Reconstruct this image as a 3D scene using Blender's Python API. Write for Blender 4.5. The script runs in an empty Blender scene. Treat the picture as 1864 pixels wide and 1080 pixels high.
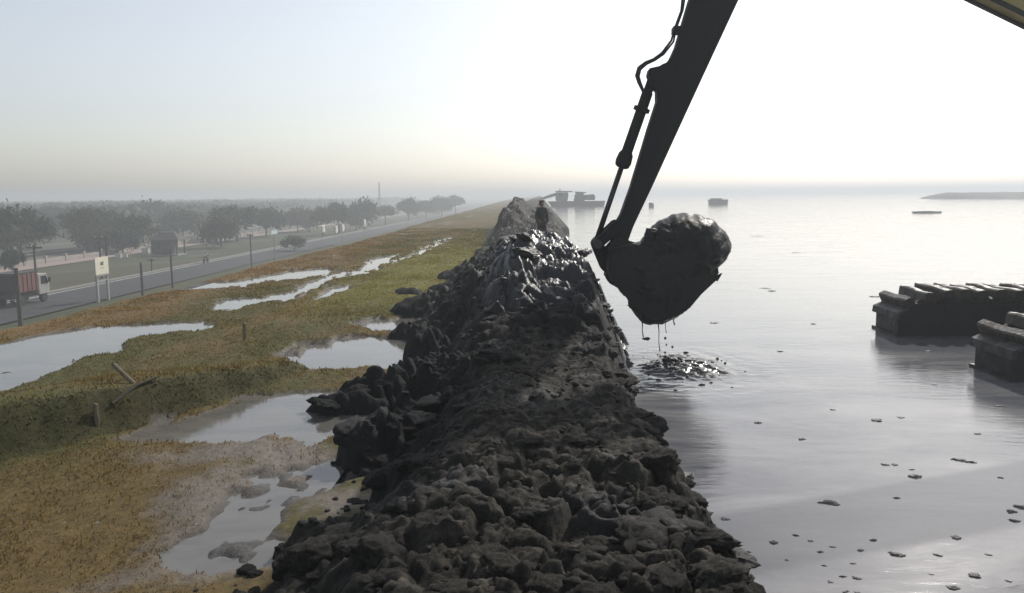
import bpy, math, random
import numpy as np
from mathutils import Matrix, Vector, Euler

# ------------------------------------------------------------------ scene, camera, light
scene = bpy.context.scene
C = scene.collection
W, H, FPX = 1864.0, 1080.0, 1500.0           # photograph size, focal length in its pixels
CAM_Z = 3.0
YAW, PITCH, ROLL = math.radians(2.02), math.radians(7.0), math.radians(-0.6)
cam_data = bpy.data.cameras.new('camera')
cam_data.sensor_width = 36.0
cam_data.lens = 36.0 * FPX / W
cam_data.clip_start = 0.1
cam_data.clip_end = 12000.0
cam = bpy.data.objects.new('camera', cam_data)
C.objects.link(cam)
CAM_R = (Matrix.Rotation(YAW, 3, 'Z') @ Matrix.Rotation(math.pi/2 - PITCH, 3, 'X') @ Matrix.Rotation(ROLL, 3, 'Z'))
cam.matrix_world = Matrix.Translation((0, 0, CAM_Z)) @ CAM_R.to_4x4()
scene.camera = cam

SUN_EL, SUN_AZ = math.radians(37), math.radians(29)     # azimuth clockwise from +Y
world = bpy.data.worlds.new('World')
scene.world = world
world.use_nodes = True
wn = world.node_tree
sky = wn.nodes.new('ShaderNodeTexSky')
sky.sky_type = 'NISHITA'
sky.sun_disc = False
sky.sun_elevation = SUN_EL
sky.sun_rotation = SUN_AZ
sky.air_density = 1.0
sky.dust_density = 1.6
sky.ozone_density = 1.0
bg = wn.nodes['Background']
bg.inputs['Strength'].default_value = 0.13
hs = wn.nodes.new('ShaderNodeHueSaturation')          # smoky air: weak colour
hs.inputs['Saturation'].default_value = 0.47
wn.links.new(sky.outputs[0], hs.inputs['Color'])
wn.links.new(hs.outputs[0], bg.inputs['Color'])
sun_d = bpy.data.lights.new('sun', 'SUN')
sun_d.energy = 3.4
sun_d.angle = math.radians(0.6)
sun_d.color = (1.0, 0.95, 0.88)
sun = bpy.data.objects.new('sun', sun_d)
C.objects.link(sun)
SUN_DIR = Vector((math.sin(SUN_AZ)*math.cos(SUN_EL), math.cos(SUN_AZ)*math.cos(SUN_EL), math.sin(SUN_EL)))
sun.rotation_euler = SUN_DIR.to_track_quat('Z', 'Y').to_euler()
sun.location = (30, 30, 40)

scene.view_settings.view_transform = 'Standard'
scene.view_settings.look = 'None'
scene.view_settings.exposure = 0.05
scene.view_settings.gamma = 1.0
scene.render.engine = 'CYCLES'
scene.cycles.use_denoising = True
scene.cycles.volume_bounces = 1
scene.cycles.max_bounces = 8
scene.cycles.sample_clamp_indirect = 6.0

# ------------------------------------------------------------------ pixel <-> place
def ray(u, v):
    return CAM_R @ Vector(((u - W/2)/FPX, (H/2 - v)/FPX, -1.0))
def at_z(u, v, z):
    d = ray(u, v); t = (z - CAM_Z)/d.z
    return Vector((d.x*t, d.y*t, z))
def at_y(u, v, y):
    d = ray(u, v); t = y/d.y
    return Vector((d.x*t, y, CAM_Z + d.z*t))
def at_x(u, v, x):
    d = ray(u, v); t = x/d.x
    return Vector((x, d.y*t, CAM_Z + d.z*t))

# ------------------------------------------------------------------ noise
def _hash(ix, iy, seed):
    with np.errstate(over='ignore'):
        h = (ix.astype(np.int64)*374761393 + iy.astype(np.int64)*668265263 + seed*974634777) & 0xffffffff
        h = ((h ^ (h >> 13))*1274126177) & 0xffffffff
        h = ((h ^ (h >> 16))*2246822519) & 0xffffffff
        h = h ^ (h >> 15)
    return (h & 0xffffff)/float(0xffffff)
def vnoise(x, y, seed=0):
    ix, iy = np.floor(x), np.floor(y)
    fx, fy = x-ix, y-iy
    fx = fx*fx*fx*(fx*(fx*6-15)+10); fy = fy*fy*fy*(fy*(fy*6-15)+10)
    a = _hash(ix, iy, seed); b = _hash(ix+1, iy, seed); c = _hash(ix, iy+1, seed); d = _hash(ix+1, iy+1, seed)
    return (a+(b-a)*fx)*(1-fy) + (c+(d-c)*fx)*fy
def fbm(x, y, seed=0, octv=4):
    s = np.zeros_like(x, dtype=float); a = 0.5; t = 0
    for o in range(octv):
        s += a*(vnoise(x, y, seed+o*17)-0.5); t += a; a *= 0.5; x = x*2.03+3.1; y = y*2.03+1.7
    return s/t*2.0                      # about -1..1
def worley(x, y, seed=0, off=False):
    ix, iy = np.floor(x), np.floor(y)
    f1 = np.full_like(x, 9.0, dtype=float); f2 = f1.copy(); cid = np.zeros_like(f1); ox = cid.copy(); oy = cid.copy()
    for dx in (-1, 0, 1):
        for dy in (-1, 0, 1):
            cx, cy = ix+dx, iy+dy
            px = cx + 0.1 + 0.8*_hash(cx, cy, seed); py = cy + 0.1 + 0.8*_hash(cx, cy, seed+5)
            d = np.hypot(px-x, py-y)
            r = _hash(cx, cy, seed+9)
            closer = d < f1
            f2 = np.where(closer, f1, np.minimum(f2, d))
            cid = np.where(closer, r, cid)
            ox = np.where(closer, x-px, ox); oy = np.where(closer, y-py, oy)
            f1 = np.where(closer, d, f1)
    return (f1, f2, cid, ox, oy) if off else (f1, f2, cid)
def sstep(a, b, x):
    t = np.clip((x-a)/(b-a), 0, 1)
    return t*t*(3-2*t)

# ------------------------------------------------------------------ mesh helpers
class MB:
    def __init__(s): s.v = []; s.f = []
    def add(s, vs, fs):
        n = len(s.v); s.v += [tuple(p) for p in vs]; s.f += [tuple(i+n for i in f) for f in fs]; return s
    def box(s, a, b, M=None):
        x0, y0, z0 = a; x1, y1, z1 = b
        vs = [Vector(p) for p in ((x0,y0,z0),(x1,y0,z0),(x1,y1,z0),(x0,y1,z0),(x0,y0,z1),(x1,y0,z1),(x1,y1,z1),(x0,y1,z1))]
        if M: vs = [M @ p for p in vs]
        return s.add(vs, [(3,2,1,0),(4,5,6,7),(0,1,5,4),(1,2,6,5),(2,3,7,6),(3,0,4,7)])
    def prism(s, prof, y0, y1, axis='y'):
        n = len(prof)
        if axis == 'y': vs = [(p[0], y0, p[1]) for p in prof] + [(p[0], y1, p[1]) for p in prof]
        elif axis == 'x': vs = [(y0, p[0], p[1]) for p in prof] + [(y1, p[0], p[1]) for p in prof]
        else: vs = [(p[0], p[1], y0) for p in prof] + [(p[0], p[1], y1) for p in prof]
        return s.add(vs, [tuple(range(n)), tuple(range(2*n-1, n-1, -1))] + [(i, i+n, (i+1) % n+n, (i+1) % n) for i in range(n)])
    def tube(s, pts, rad, n=10, caps=True):
        pts = [Vector(p) for p in pts]
        if not hasattr(rad, '__len__'): rad = [rad]*len(pts)
        base = len(s.v); up = None
        for i, p in enumerate(pts):
            t = (pts[min(i+1, len(pts)-1)] - pts[max(i-1, 0)]).normalized()
            if up is None:
                up = t.orthogonal().normalized()
            up = (up - t*up.dot(t)).normalized(); w = t.cross(up)
            for k in range(n):
                a = 2*math.pi*k/n
                s.v.append(tuple(p + (up*math.cos(a) + w*math.sin(a))*rad[i]))
        for i in range(len(pts)-1):
            for k in range(n):
                a = base+i*n+k; b = base+i*n+(k+1) % n
                s.f.append((a, b, b+n, a+n))
        if caps:
            s.f.append(tuple(base+k for k in range(n-1, -1, -1)))
            e = base+(len(pts)-1)*n; s.f.append(tuple(e+k for k in range(n)))
        return s
    def disc_y(s, c, r, y0, y1, n=20):
        return s.tube([(c[0], y0, c[1]), (c[0], y1, c[1])], r, n)
    def build(s, name, mat, parent=None, origin=None, smooth=False, bevel=0.0):
        me = bpy.data.meshes.new(name)
        o = Vector(origin) if origin is not None else (Vector(parent['_o']) if parent is not None and '_o' in parent else Vector((0, 0, 0)))
        me.from_pydata([(p[0]-o.x, p[1]-o.y, p[2]-o.z) for p in s.v], [], s.f)
        me.update()
        ob = bpy.data.objects.new(name, me); C.objects.link(ob)
        if mat: me.materials.append(mat)
        if smooth: me.polygons.foreach_set('use_smooth', [True]*len(me.polygons))
        if parent is not None:
            ob.parent = parent
            if '_o' in parent: ob['_o'] = parent['_o']
        elif origin is not None: ob.location = o
        if bevel:
            m = ob.modifiers.new('bevel', 'BEVEL'); m.width = bevel; m.segments = 2; m.limit_method = 'ANGLE'
        return ob
def np_mesh(name, verts, quads, mat, smooth=True, attrs=None, cols=None):
    me = bpy.data.meshes.new(name)
    k = quads.shape[1]
    me.vertices.add(len(verts)); me.vertices.foreach_set('co', np.ascontiguousarray(verts, dtype=np.float32).ravel())
    me.loops.add(quads.size); me.loops.foreach_set('vertex_index', np.ascontiguousarray(quads, dtype=np.int32).ravel())
    me.polygons.add(len(quads)); me.polygons.foreach_set('loop_start', np.arange(0, quads.size, k, dtype=np.int32))
    me.update(calc_edges=True)
    me.polygons.foreach_set('use_smooth', np.full(len(quads), smooth))
    for nm, a in (attrs or {}).items():
        at = me.attributes.new(nm, 'FLOAT', 'POINT'); at.data.foreach_set('value', np.ascontiguousarray(a, dtype=np.float32).ravel())
    for nm, a in (cols or {}).items():
        at = me.attributes.new(nm, 'FLOAT_COLOR', 'POINT')
        a4 = np.ones((len(verts), 4), dtype=np.float32); a4[:, :3] = a; at.data.foreach_set('color', a4.ravel())
    if mat: me.materials.append(mat)
    return me
def link(name, me, parent=None, loc=(0, 0, 0)):
    ob = bpy.data.objects.new(name, me); C.objects.link(ob); ob.location = loc
    if parent is not None: ob.parent = parent
    return ob
def grid_quads(nx, ny):
    i = np.arange(nx*ny).reshape(ny, nx)
    return np.stack([i[:-1, :-1], i[:-1, 1:], i[1:, 1:], i[1:, :-1]], -1).reshape(-1, 4)
def tag(o, label=None, cat=None, group=None, kind=None):
    if label: o['label'] = label
    if cat: o['category'] = cat
    if group: o['group'] = group
    if kind: o['kind'] = kind
    return o
def thing(name, loc, label, cat, group=None, rz=0.0):
    o = bpy.data.objects.new(name, None); C.objects.link(o)
    o.location = loc; o.rotation_euler = (0, 0, rz); o.empty_display_size = 0.2
    o['_o'] = tuple(loc) if rz == 0.0 else (0.0, 0.0, 0.0)
    return tag(o, label, cat, group)
def copy_tree(o, parent=None):
    c = o.copy(); C.objects.link(c); c.parent = parent
    for ch in list(o.children): copy_tree(ch, c)
    return c

# ------------------------------------------------------------------ materials
def new_mat(name):
    m = bpy.data.materials.new(name); m.use_nodes = True
    nt = m.node_tree; b = nt.nodes['Principled BSDF']
    return m, nt, b
def N(nt, t, **kw):
    n = nt.nodes.new(t)
    for k, v in kw.items(): setattr(n, k, v)
    return n
def mat(name, c1, c2=None, scale=6.0, rough=0.7, rough2=None, bump=0.0, bscale=None, metallic=0.0, spec=0.5, coords='Object', detail=6.0, stretch=(1, 1, 1)):
    m, nt, b = new_mat(name); L = nt.links
    tc = N(nt, 'ShaderNodeTexCoord'); mp = N(nt, 'ShaderNodeMapping'); mp.inputs['Scale'].default_value = stretch
    L.new(tc.outputs[coords], mp.inputs[0])
    nz = N(nt, 'ShaderNodeTexNoise'); nz.inputs['Scale'].default_value = scale; nz.inputs['Detail'].default_value = detail; nz.inputs['Roughness'].default_value = 0.65
    L.new(mp.outputs[0], nz.inputs['Vector'])
    rp = N(nt, 'ShaderNodeValToRGB'); rp.color_ramp.elements[0].position = 0.32; rp.color_ramp.elements[1].position = 0.68
    rp.color_ramp.elements[0].color = (*c1, 1); rp.color_ramp.elements[1].color = (*(c2 or c1), 1)
    L.new(nz.outputs[0], rp.inputs[0]); L.new(rp.outputs[0], b.inputs['Base Color'])
    b.inputs['Metallic'].default_value = metallic; b.inputs['Specular IOR Level'].default_value = spec
    if rough2 is None: b.inputs['Roughness'].default_value = rough
    else:
        mr = N(nt, 'ShaderNodeMapRange'); mr.inputs[1].default_value = 0.35; mr.inputs[2].default_value = 0.65
        mr.inputs[3].default_value = rough; mr.inputs[4].default_value = rough2
        L.new(nz.outputs[0], mr.inputs[0]); L.new(mr.outputs[0], b.inputs['Roughness'])
    if bump:
        n2 = N(nt, 'ShaderNodeTexNoise'); n2.inputs['Scale'].default_value = bscale or scale*4; n2.inputs['Detail'].default_value = 5
        L.new(mp.outputs[0], n2.inputs['Vector'])
        bp = N(nt, 'ShaderNodeBump'); bp.inputs['Strength'].default_value = bump; bp.inputs['Distance'].default_value = 0.03
        L.new(n2.outputs[0], bp.inputs['Height']); L.new(bp.outputs[0], b.inputs['Normal'])
    return m

M = {}
M['steel_dark'] = mat('arm_steel', (0.010, 0.013, 0.013), (0.02, 0.022, 0.02), 3, 0.6, 0.85, 0.15, spec=0.25)
M['yellow'] = mat('excavator_paint', (0.46, 0.35, 0.10), (0.34, 0.27, 0.10), 2.5, 0.4, 0.65, 0.1)
M['rod'] = mat('cylinder_rod', (0.05, 0.05, 0.05), (0.03, 0.03, 0.03), 5, 0.35, metallic=0.3)
M['rubber'] = mat('black_rubber', (0.012, 0.012, 0.012), (0.02, 0.02, 0.018), 8, 0.75)
M['pontoon'] = mat('pontoon_steel', (0.010, 0.010, 0.010), (0.028, 0.025, 0.021), 3, 0.45, 0.8, 0.5, 9, spec=0.3)
M['shoe'] = mat('muddy_track_shoe', (0.016, 0.013, 0.010), (0.05, 0.038, 0.026), 4, 0.35, 0.75, 0.6, 14, spec=0.4)
M['lip'] = mat('worn_pale_steel', (0.05, 0.05, 0.052), (0.02, 0.02, 0.02), 5, 0.5, 0.75, 0.5, spec=0.3)
M['wetmud'] = mat('wet_black_mud', (0.007, 0.0085, 0.0085), (0.016, 0.016, 0.014), 4, 0.35, 0.7, 0.45, 14, spec=0.2)
M['glass'] = mat('dark_glass', (0.02, 0.025, 0.03), None, 2, 0.08)
M['wood'] = mat('weathered_post', (0.10, 0.085, 0.055), (0.2, 0.17, 0.11), 14, 0.85, None, 0.4, 40, stretch=(1, 1, 0.15))

# ------------------------------------------------------------------ terrain
TERR = 0.42                         # level of the grassy terrace beside the dike; pond surface is z = 0
PLAIN = -6.0                        # road and railway land below the embankment
PUD_Z = TERR - 0.035
PUDDLES_PX = [
    [(-60,640),(0,624),(60,612),(150,600),(300,588),(372,584),(395,592),(300,610),(232,622),(215,640),(140,655),(60,688),(0,716),(-60,745)],
    [(278,524),(310,515),(440,511),(550,491),(600,487),(628,493),(560,508),(500,514),(430,525),(300,531)],
    [(384,562),(400,548),(500,539),(580,508),(630,494),(640,500),(600,515),(550,541),(500,552),(430,567)],
    [(600,512),(650,490),(680,470),(728,464),(705,484),(650,504)], [(725,472),(760,457),(785,452),(755,470)], [(765,454),(800,438),(826,432),(802,447)], [(560,548),(600,528),(640,520),(620,536),(585,548)],
    [(498,655),(545,632),(640,616),(780,612),(830,640),(780,668),(660,676),(580,668),(530,671)],
    [(636,593),(690,582),(760,580),(760,600),(660,600)],
    [(255,800),(330,764),(450,729),(560,714),(760,735),(780,750),(690,780),(640,800),(560,815),(480,806),(400,800),(300,806)],
    [(600,842),(700,846),(700,858),(600,864),(540,878),(460,888),(450,880),(560,854)],
    [(285,1006),(335,984),(420,980),(470,1000),(480,1015),(430,1030),(350,1036),(295,1026)],
    [(690,846),(700,866),(600,892),(545,920),(500,965),(520,1005),(470,1040),(330,1048),(290,1020),(330,975),(400,945),(430,905),(540,876)],
]
PUDDLES = [[at_z(u, v, PUD_Z) for u, v in p] for p in PUDDLES_PX]
TAN = [at_z(u, v, PUD_Z) for u, v in [(240,840),(330,830),(440,800),(600,815),(640,850),(560,900),(470,960),(500,1040),(330,1060),(220,1060),(330,960),(330,900),(420,850)]]
def sdf_poly(x, y, poly):
    d = np.full(x.shape, 1e9); inside = np.zeros(x.shape, bool)
    n = len(poly)
    for i in range(n):
        ax, ay = poly[i].x, poly[i].y; bx, by = poly[(i+1) % n].x, poly[(i+1) % n].y
        ex, ey = bx-ax, by-ay
        t = np.clip(((x-ax)*ex+(y-ay)*ey)/(ex*ex+ey*ey+1e-9), 0, 1)
        d = np.minimum(d, np.hypot(x-ax-ex*t, y-ay-ey*t))
        c = ((ay > y) != (by > y)) & (x < (bx-ax)*(y-ay)/(by-ay+1e-12)+ax)
        inside ^= c
    return np.where(inside, -d, d)
def puddle_mask(x, y):
    m = np.zeros(x.shape)
    near = (x > -14) & (x < 1) & (y > 2) & (y < 80)
    xx, yy = x[near], y[near]
    if len(xx) == 0: return m
    wx = xx + 0.22*fbm(xx*1.3, yy*0.7, 3, 4); wy = yy + 0.02*yy*fbm(xx*1.1+9, yy*0.5, 5, 4)*1.6
    s = np.full(xx.shape, 1e9)
    for p in PUDDLES: s = np.minimum(s, sdf_poly(wx, wy, p))
    m[near] = 1 - sstep(-0.10, 0.12, s + (0.16+0.012*yy)*fbm(xx*4, yy*1.8, 8, 5))
    return m
# dike section, all as functions of y
def crown(y): return np.interp(y, [-6,11,12.6,14.2,16,22,25,31,36,45,60,120], [1.02,1.06,1.25,1.7,1.88,1.72,1.35,1.2,1.25,1.5,1.75,2.2])
def toe_l(y): return np.interp(y, [-6,5.0,6,7,9,11,13.5,15.5,20,30,40,60], [-2.2,-2.05,-1.68,-1.42,-1.5,-1.7,-1.7,-2.4,-2.8,-2.5,-3.0,-3.9])
def top_l(y): return np.interp(y, [-6,5,6.6,9,13,16,24,40,60], [-0.85,-0.8,-0.62,-0.55,-0.45,-0.55,-0.7,-1.2,-2.2])
def top_r(y): return np.interp(y, [-6,6,9,13,16,22,30,60], [0.9,0.85,0.75,0.8,0.55,0.6,0.65,0.7])
def toe_r(y): return np.interp(y, [-6,5,7,9,11,15,17,20,30,60], [1.6,1.55,1.42,1.2,1.25,1.5,1.62,1.55,1.4,1.7])
def dike_base(x, y):
    cz, xl, xa, xb, xr = crown(y), toe_l(y), top_l(y), top_r(y), toe_r(y)
    zl = (TERR-0.12) + (cz-TERR+0.12)*sstep(xl-0.15, xa+0.25, x)**0.85
    tr = np.clip((x-xb)/(xr-xb), 0, 1.6)
    zr = cz*(1-np.clip(tr, 0, 1)**1.35) - np.clip(tr-1, 0, 1)*0.8
    z = np.where(x < 0.5*(xa+xb), zl, zr)
    return np.where(x < xl-0.15, np.minimum(z, TERR-0.12-(xl-0.15-x)*0.6), z)
def berm(x, y):
    toe = np.interp(y, [4,7.9,9.4,10.65,11.8,14,20], [-7.6,-5.2,-4.5,-3.95,-3.45,-3.3,-3.2]) + 0.12*fbm(x*1.5, y*1.5, 25, 3)
    h = np.interp(y, [4,8,10,11.5,13,20], [0.56,0.50,0.38,0.20,0.07,0.02])
    d = toe-x
    return h*sstep(0, 0.32, d)*(1-sstep(1.0, 3.2, d))
def ground_h(x, y):
    edge = -10.7 + 0.35*fbm(y*0.15, y*0+2.2, 21, 3) - np.clip(y-45, 0, 400)*0.02
    z = TERR + 0.05*fbm(x*0.8, y*0.5, 31, 4) + 0.03*fbm(x*3, y*2, 33, 3) + berm(x, y)
    pm = puddle_mask(x, y)
    z = np.maximum(z, PUD_Z+0.012+0.02*fbm(x*9, y*6, 35, 2))
    z = z*(1-pm) + (PUD_Z-0.045+0.018*sstep(8.8, 7, y)+(0.07+0.05*sstep(8.8, 7, y))*fbm(x*5, y*2.4, 37, 5))*pm
    far = sstep(60, 120, y)
    z = np.where((x > -3.9) & (y > 62), np.maximum(z, (dike_base(x, y)-0.05)*1.0*far + z*(1-far)), z)
    s = np.clip((edge-x)/9.5, 0, 1)
    z = z + (PLAIN-0.0-TERR)*(s - 0.06*np.sin(s*2*np.pi)) * 1.0
    z = np.where(x < edge-10, PLAIN + 0.06*fbm(x*0.05, y*0.05, 41, 3), z)
    z = np.where(x > -1.4, np.where(y > 62, z, z - sstep(-1.4, 0.4, x)*3.0), z)
    z = np.where(x > toe_r(y)+0.6, -2.0, z)
    return z, pm
xs = np.concatenate([-np.geomspace(5000, 130, 22), np.arange(-125, -50, 5.0), np.arange(-50, -22, 1.0), np.arange(-22, -11.6, 0.35),
                     np.arange(-11.6, -1.2, 0.045), np.arange(-1.2, 2.6, 0.2), np.array([3.0, 6, 20, 100, 500, 2000, 5000])])
ys = [-80, -30, -10, -4, 0, 1.5, 2.5]
while ys[-1] < 60: ys.append(ys[-1] + max(0.02, 0.0075*ys[-1]))
while ys[-1] < 7000: ys.append(ys[-1]*1.06)
ys = np.array(ys, dtype=float)
GX, GY = np.meshgrid(xs, ys)
GZ, PM = ground_h(GX, GY)

def lerp3(a, b, t): return a*(1-t[..., None]) + np.asarray(b)*t[..., None]
def ground_colour(x, y, pm):
    """turf, dry grass, bare mud and the land below, by place"""
    n1 = fbm(x*0.55, y*0.28, 51, 5); n2 = fbm(x*2.2, y*1.2, 53, 4); n3 = fbm(x*7, y*4, 55, 3)
    col = np.empty(x.shape+(3,)); col[:] = (0.125, 0.088, 0.033)                     # dry brown turf
    col = lerp3(col, (0.078, 0.073, 0.022), sstep(-0.25, 0.35, n1+0.4*n2))           # olive
    d = x - np.interp(y, [3,7.5,9.6,13.5,20,40,80], [-6.4,-5.9,-5.1,-4.5,-4.0,-3.4,-3.2])
    green = np.exp(-(d/1.2)**2)*np.clip(0.75+0.6*n2, 0, 1)
    col = lerp3(col, (0.072, 0.072, 0.021), green*0.6)                               # greener along the bank
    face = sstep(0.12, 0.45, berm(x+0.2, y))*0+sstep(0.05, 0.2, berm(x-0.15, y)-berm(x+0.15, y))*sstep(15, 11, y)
    col = lerp3(col, (0.046, 0.045, 0.018), face*0.8)                               # dark grass on the bank's face, its shade painted into the colour
    lush = sstep(15, 24, y)*sstep(-6.8, -4.8, x)*sstep(60, 30, y)*np.clip(0.8+0.5*n2, 0, 1)
    col = lerp3(col, (0.150, 0.145, 0.030), lush)                                    # yellow-green stretch
    rust = sstep(-8.0, -9.6, x)*np.clip(0.7+0.7*n2, 0, 1)*sstep(90, 30, y)
    col = lerp3(col, (0.165, 0.105, 0.045), rust)
    bare = sstep(0.15, 0.55, n1*0.6+n3*0.25+n2*0.5 - 0.02)*sstep(-4.2, -2.6, x)*sstep(9, 6.5, y)
    bare = np.maximum(bare, sstep(0.2, 0.5, fbm(x*1.1+7, y*0.6, 61, 4))*sstep(13, 25, y)*sstep(-7, -9, x)*0.7)
    pz = sdf_poly(x, y, TAN)
    bare = np.maximum(bare, sstep(0.35, -0.25, pz + 0.35*n2 + 0.25*n3)*0.9)
    rim = np.clip(4*pm*(1-pm), 0, 1)
    bare = np.maximum(bare, rim*0.8)
    col = lerp3(col, (0.135, 0.110, 0.085), bare)
    col = lerp3(col, (0.060, 0.055, 0.050), pm)
    col = lerp3(col, (0.040, 0.037, 0.030), sstep(-4.3, -3.6, x)*sstep(50, 62, y))
    # slope and plain below
    sl = sstep(-11.5, -14, x)
    col = lerp3(col, (0.085, 0.075, 0.035), sl)
    pl = sstep(-26, -32, x)
    nn = fbm(x*0.05, y*0.02, 71, 4)
    col = lerp3(col, (0.050, 0.060, 0.026), pl)
    col = lerp3(col, (0.075, 0.070, 0.035), pl*sstep(-0.1, 0.5, nn))
    rail = sstep(-70.5, -72, x)*sstep(-104, -98, x)
    col = lerp3(col, (0.14, 0.125, 0.11), rail*np.clip(0.7+0.8*fbm(x*0.5, y*0.03, 77, 3), 0, 1))
    return col, np.clip(np.maximum(bare, pm), 0, 1)
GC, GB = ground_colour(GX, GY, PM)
m, nt, b = new_mat('turf_and_mud'); L = nt.links
at = N(nt, 'ShaderNodeAttribute', attribute_name='Col'); ab = N(nt, 'ShaderNodeAttribute', attribute_name='bare')
tc = N(nt, 'ShaderNodeTexCoord')
nz = N(nt, 'ShaderNodeTexNoise'); nz.inputs['Scale'].default_value = 11; nz.inputs['Detail'].default_value = 8; nz.inputs['Roughness'].default_value = 0.75
L.new(tc.outputs['Object'], nz.inputs['Vector'])
mr = N(nt, 'ShaderNodeMapRange'); mr.inputs[1].default_value = 0.3; mr.inputs[2].default_value = 0.7; mr.inputs[3].default_value = 0.6; mr.inputs[4].default_value = 1.4
L.new(nz.outputs[0], mr.inputs[0])
mx = N(nt, 'ShaderNodeMix', data_type='RGBA', blend_type='MULTIPLY'); mx.inputs[0].default_value = 1.0
L.new(at.outputs['Color'], mx.inputs[6]); L.new(mr.outputs[0], mx.inputs[7]); L.new(mx.outputs[2], b.inputs['Base Color'])
r2 = N(nt, 'ShaderNodeMapRange'); r2.inputs[3].default_value = 0.95; r2.inputs[4].default_value = 0.42
L.new(ab.outputs['Fac'], r2.inputs[0]); L.new(r2.outputs[0], b.inputs['Roughness'])
b.inputs['Specular IOR Level'].default_value = 0.25
bp = N(nt, 'ShaderNodeBump'); bp.inputs['Strength'].default_value = 0.6; bp.inputs['Distance'].default_value = 0.06
L.new(nz.outputs[0], bp.inputs['Height']); L.new(bp.outputs[0], b.inputs['Normal'])
M['ground'] = m
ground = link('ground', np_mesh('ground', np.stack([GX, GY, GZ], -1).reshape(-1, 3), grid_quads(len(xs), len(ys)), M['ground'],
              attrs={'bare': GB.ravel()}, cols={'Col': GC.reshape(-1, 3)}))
tag(ground, kind='structure')
def gz(x, y):
    z, _ = ground_h(np.array([float(x)]), np.array([float(y)])); return float(z[0])

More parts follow.
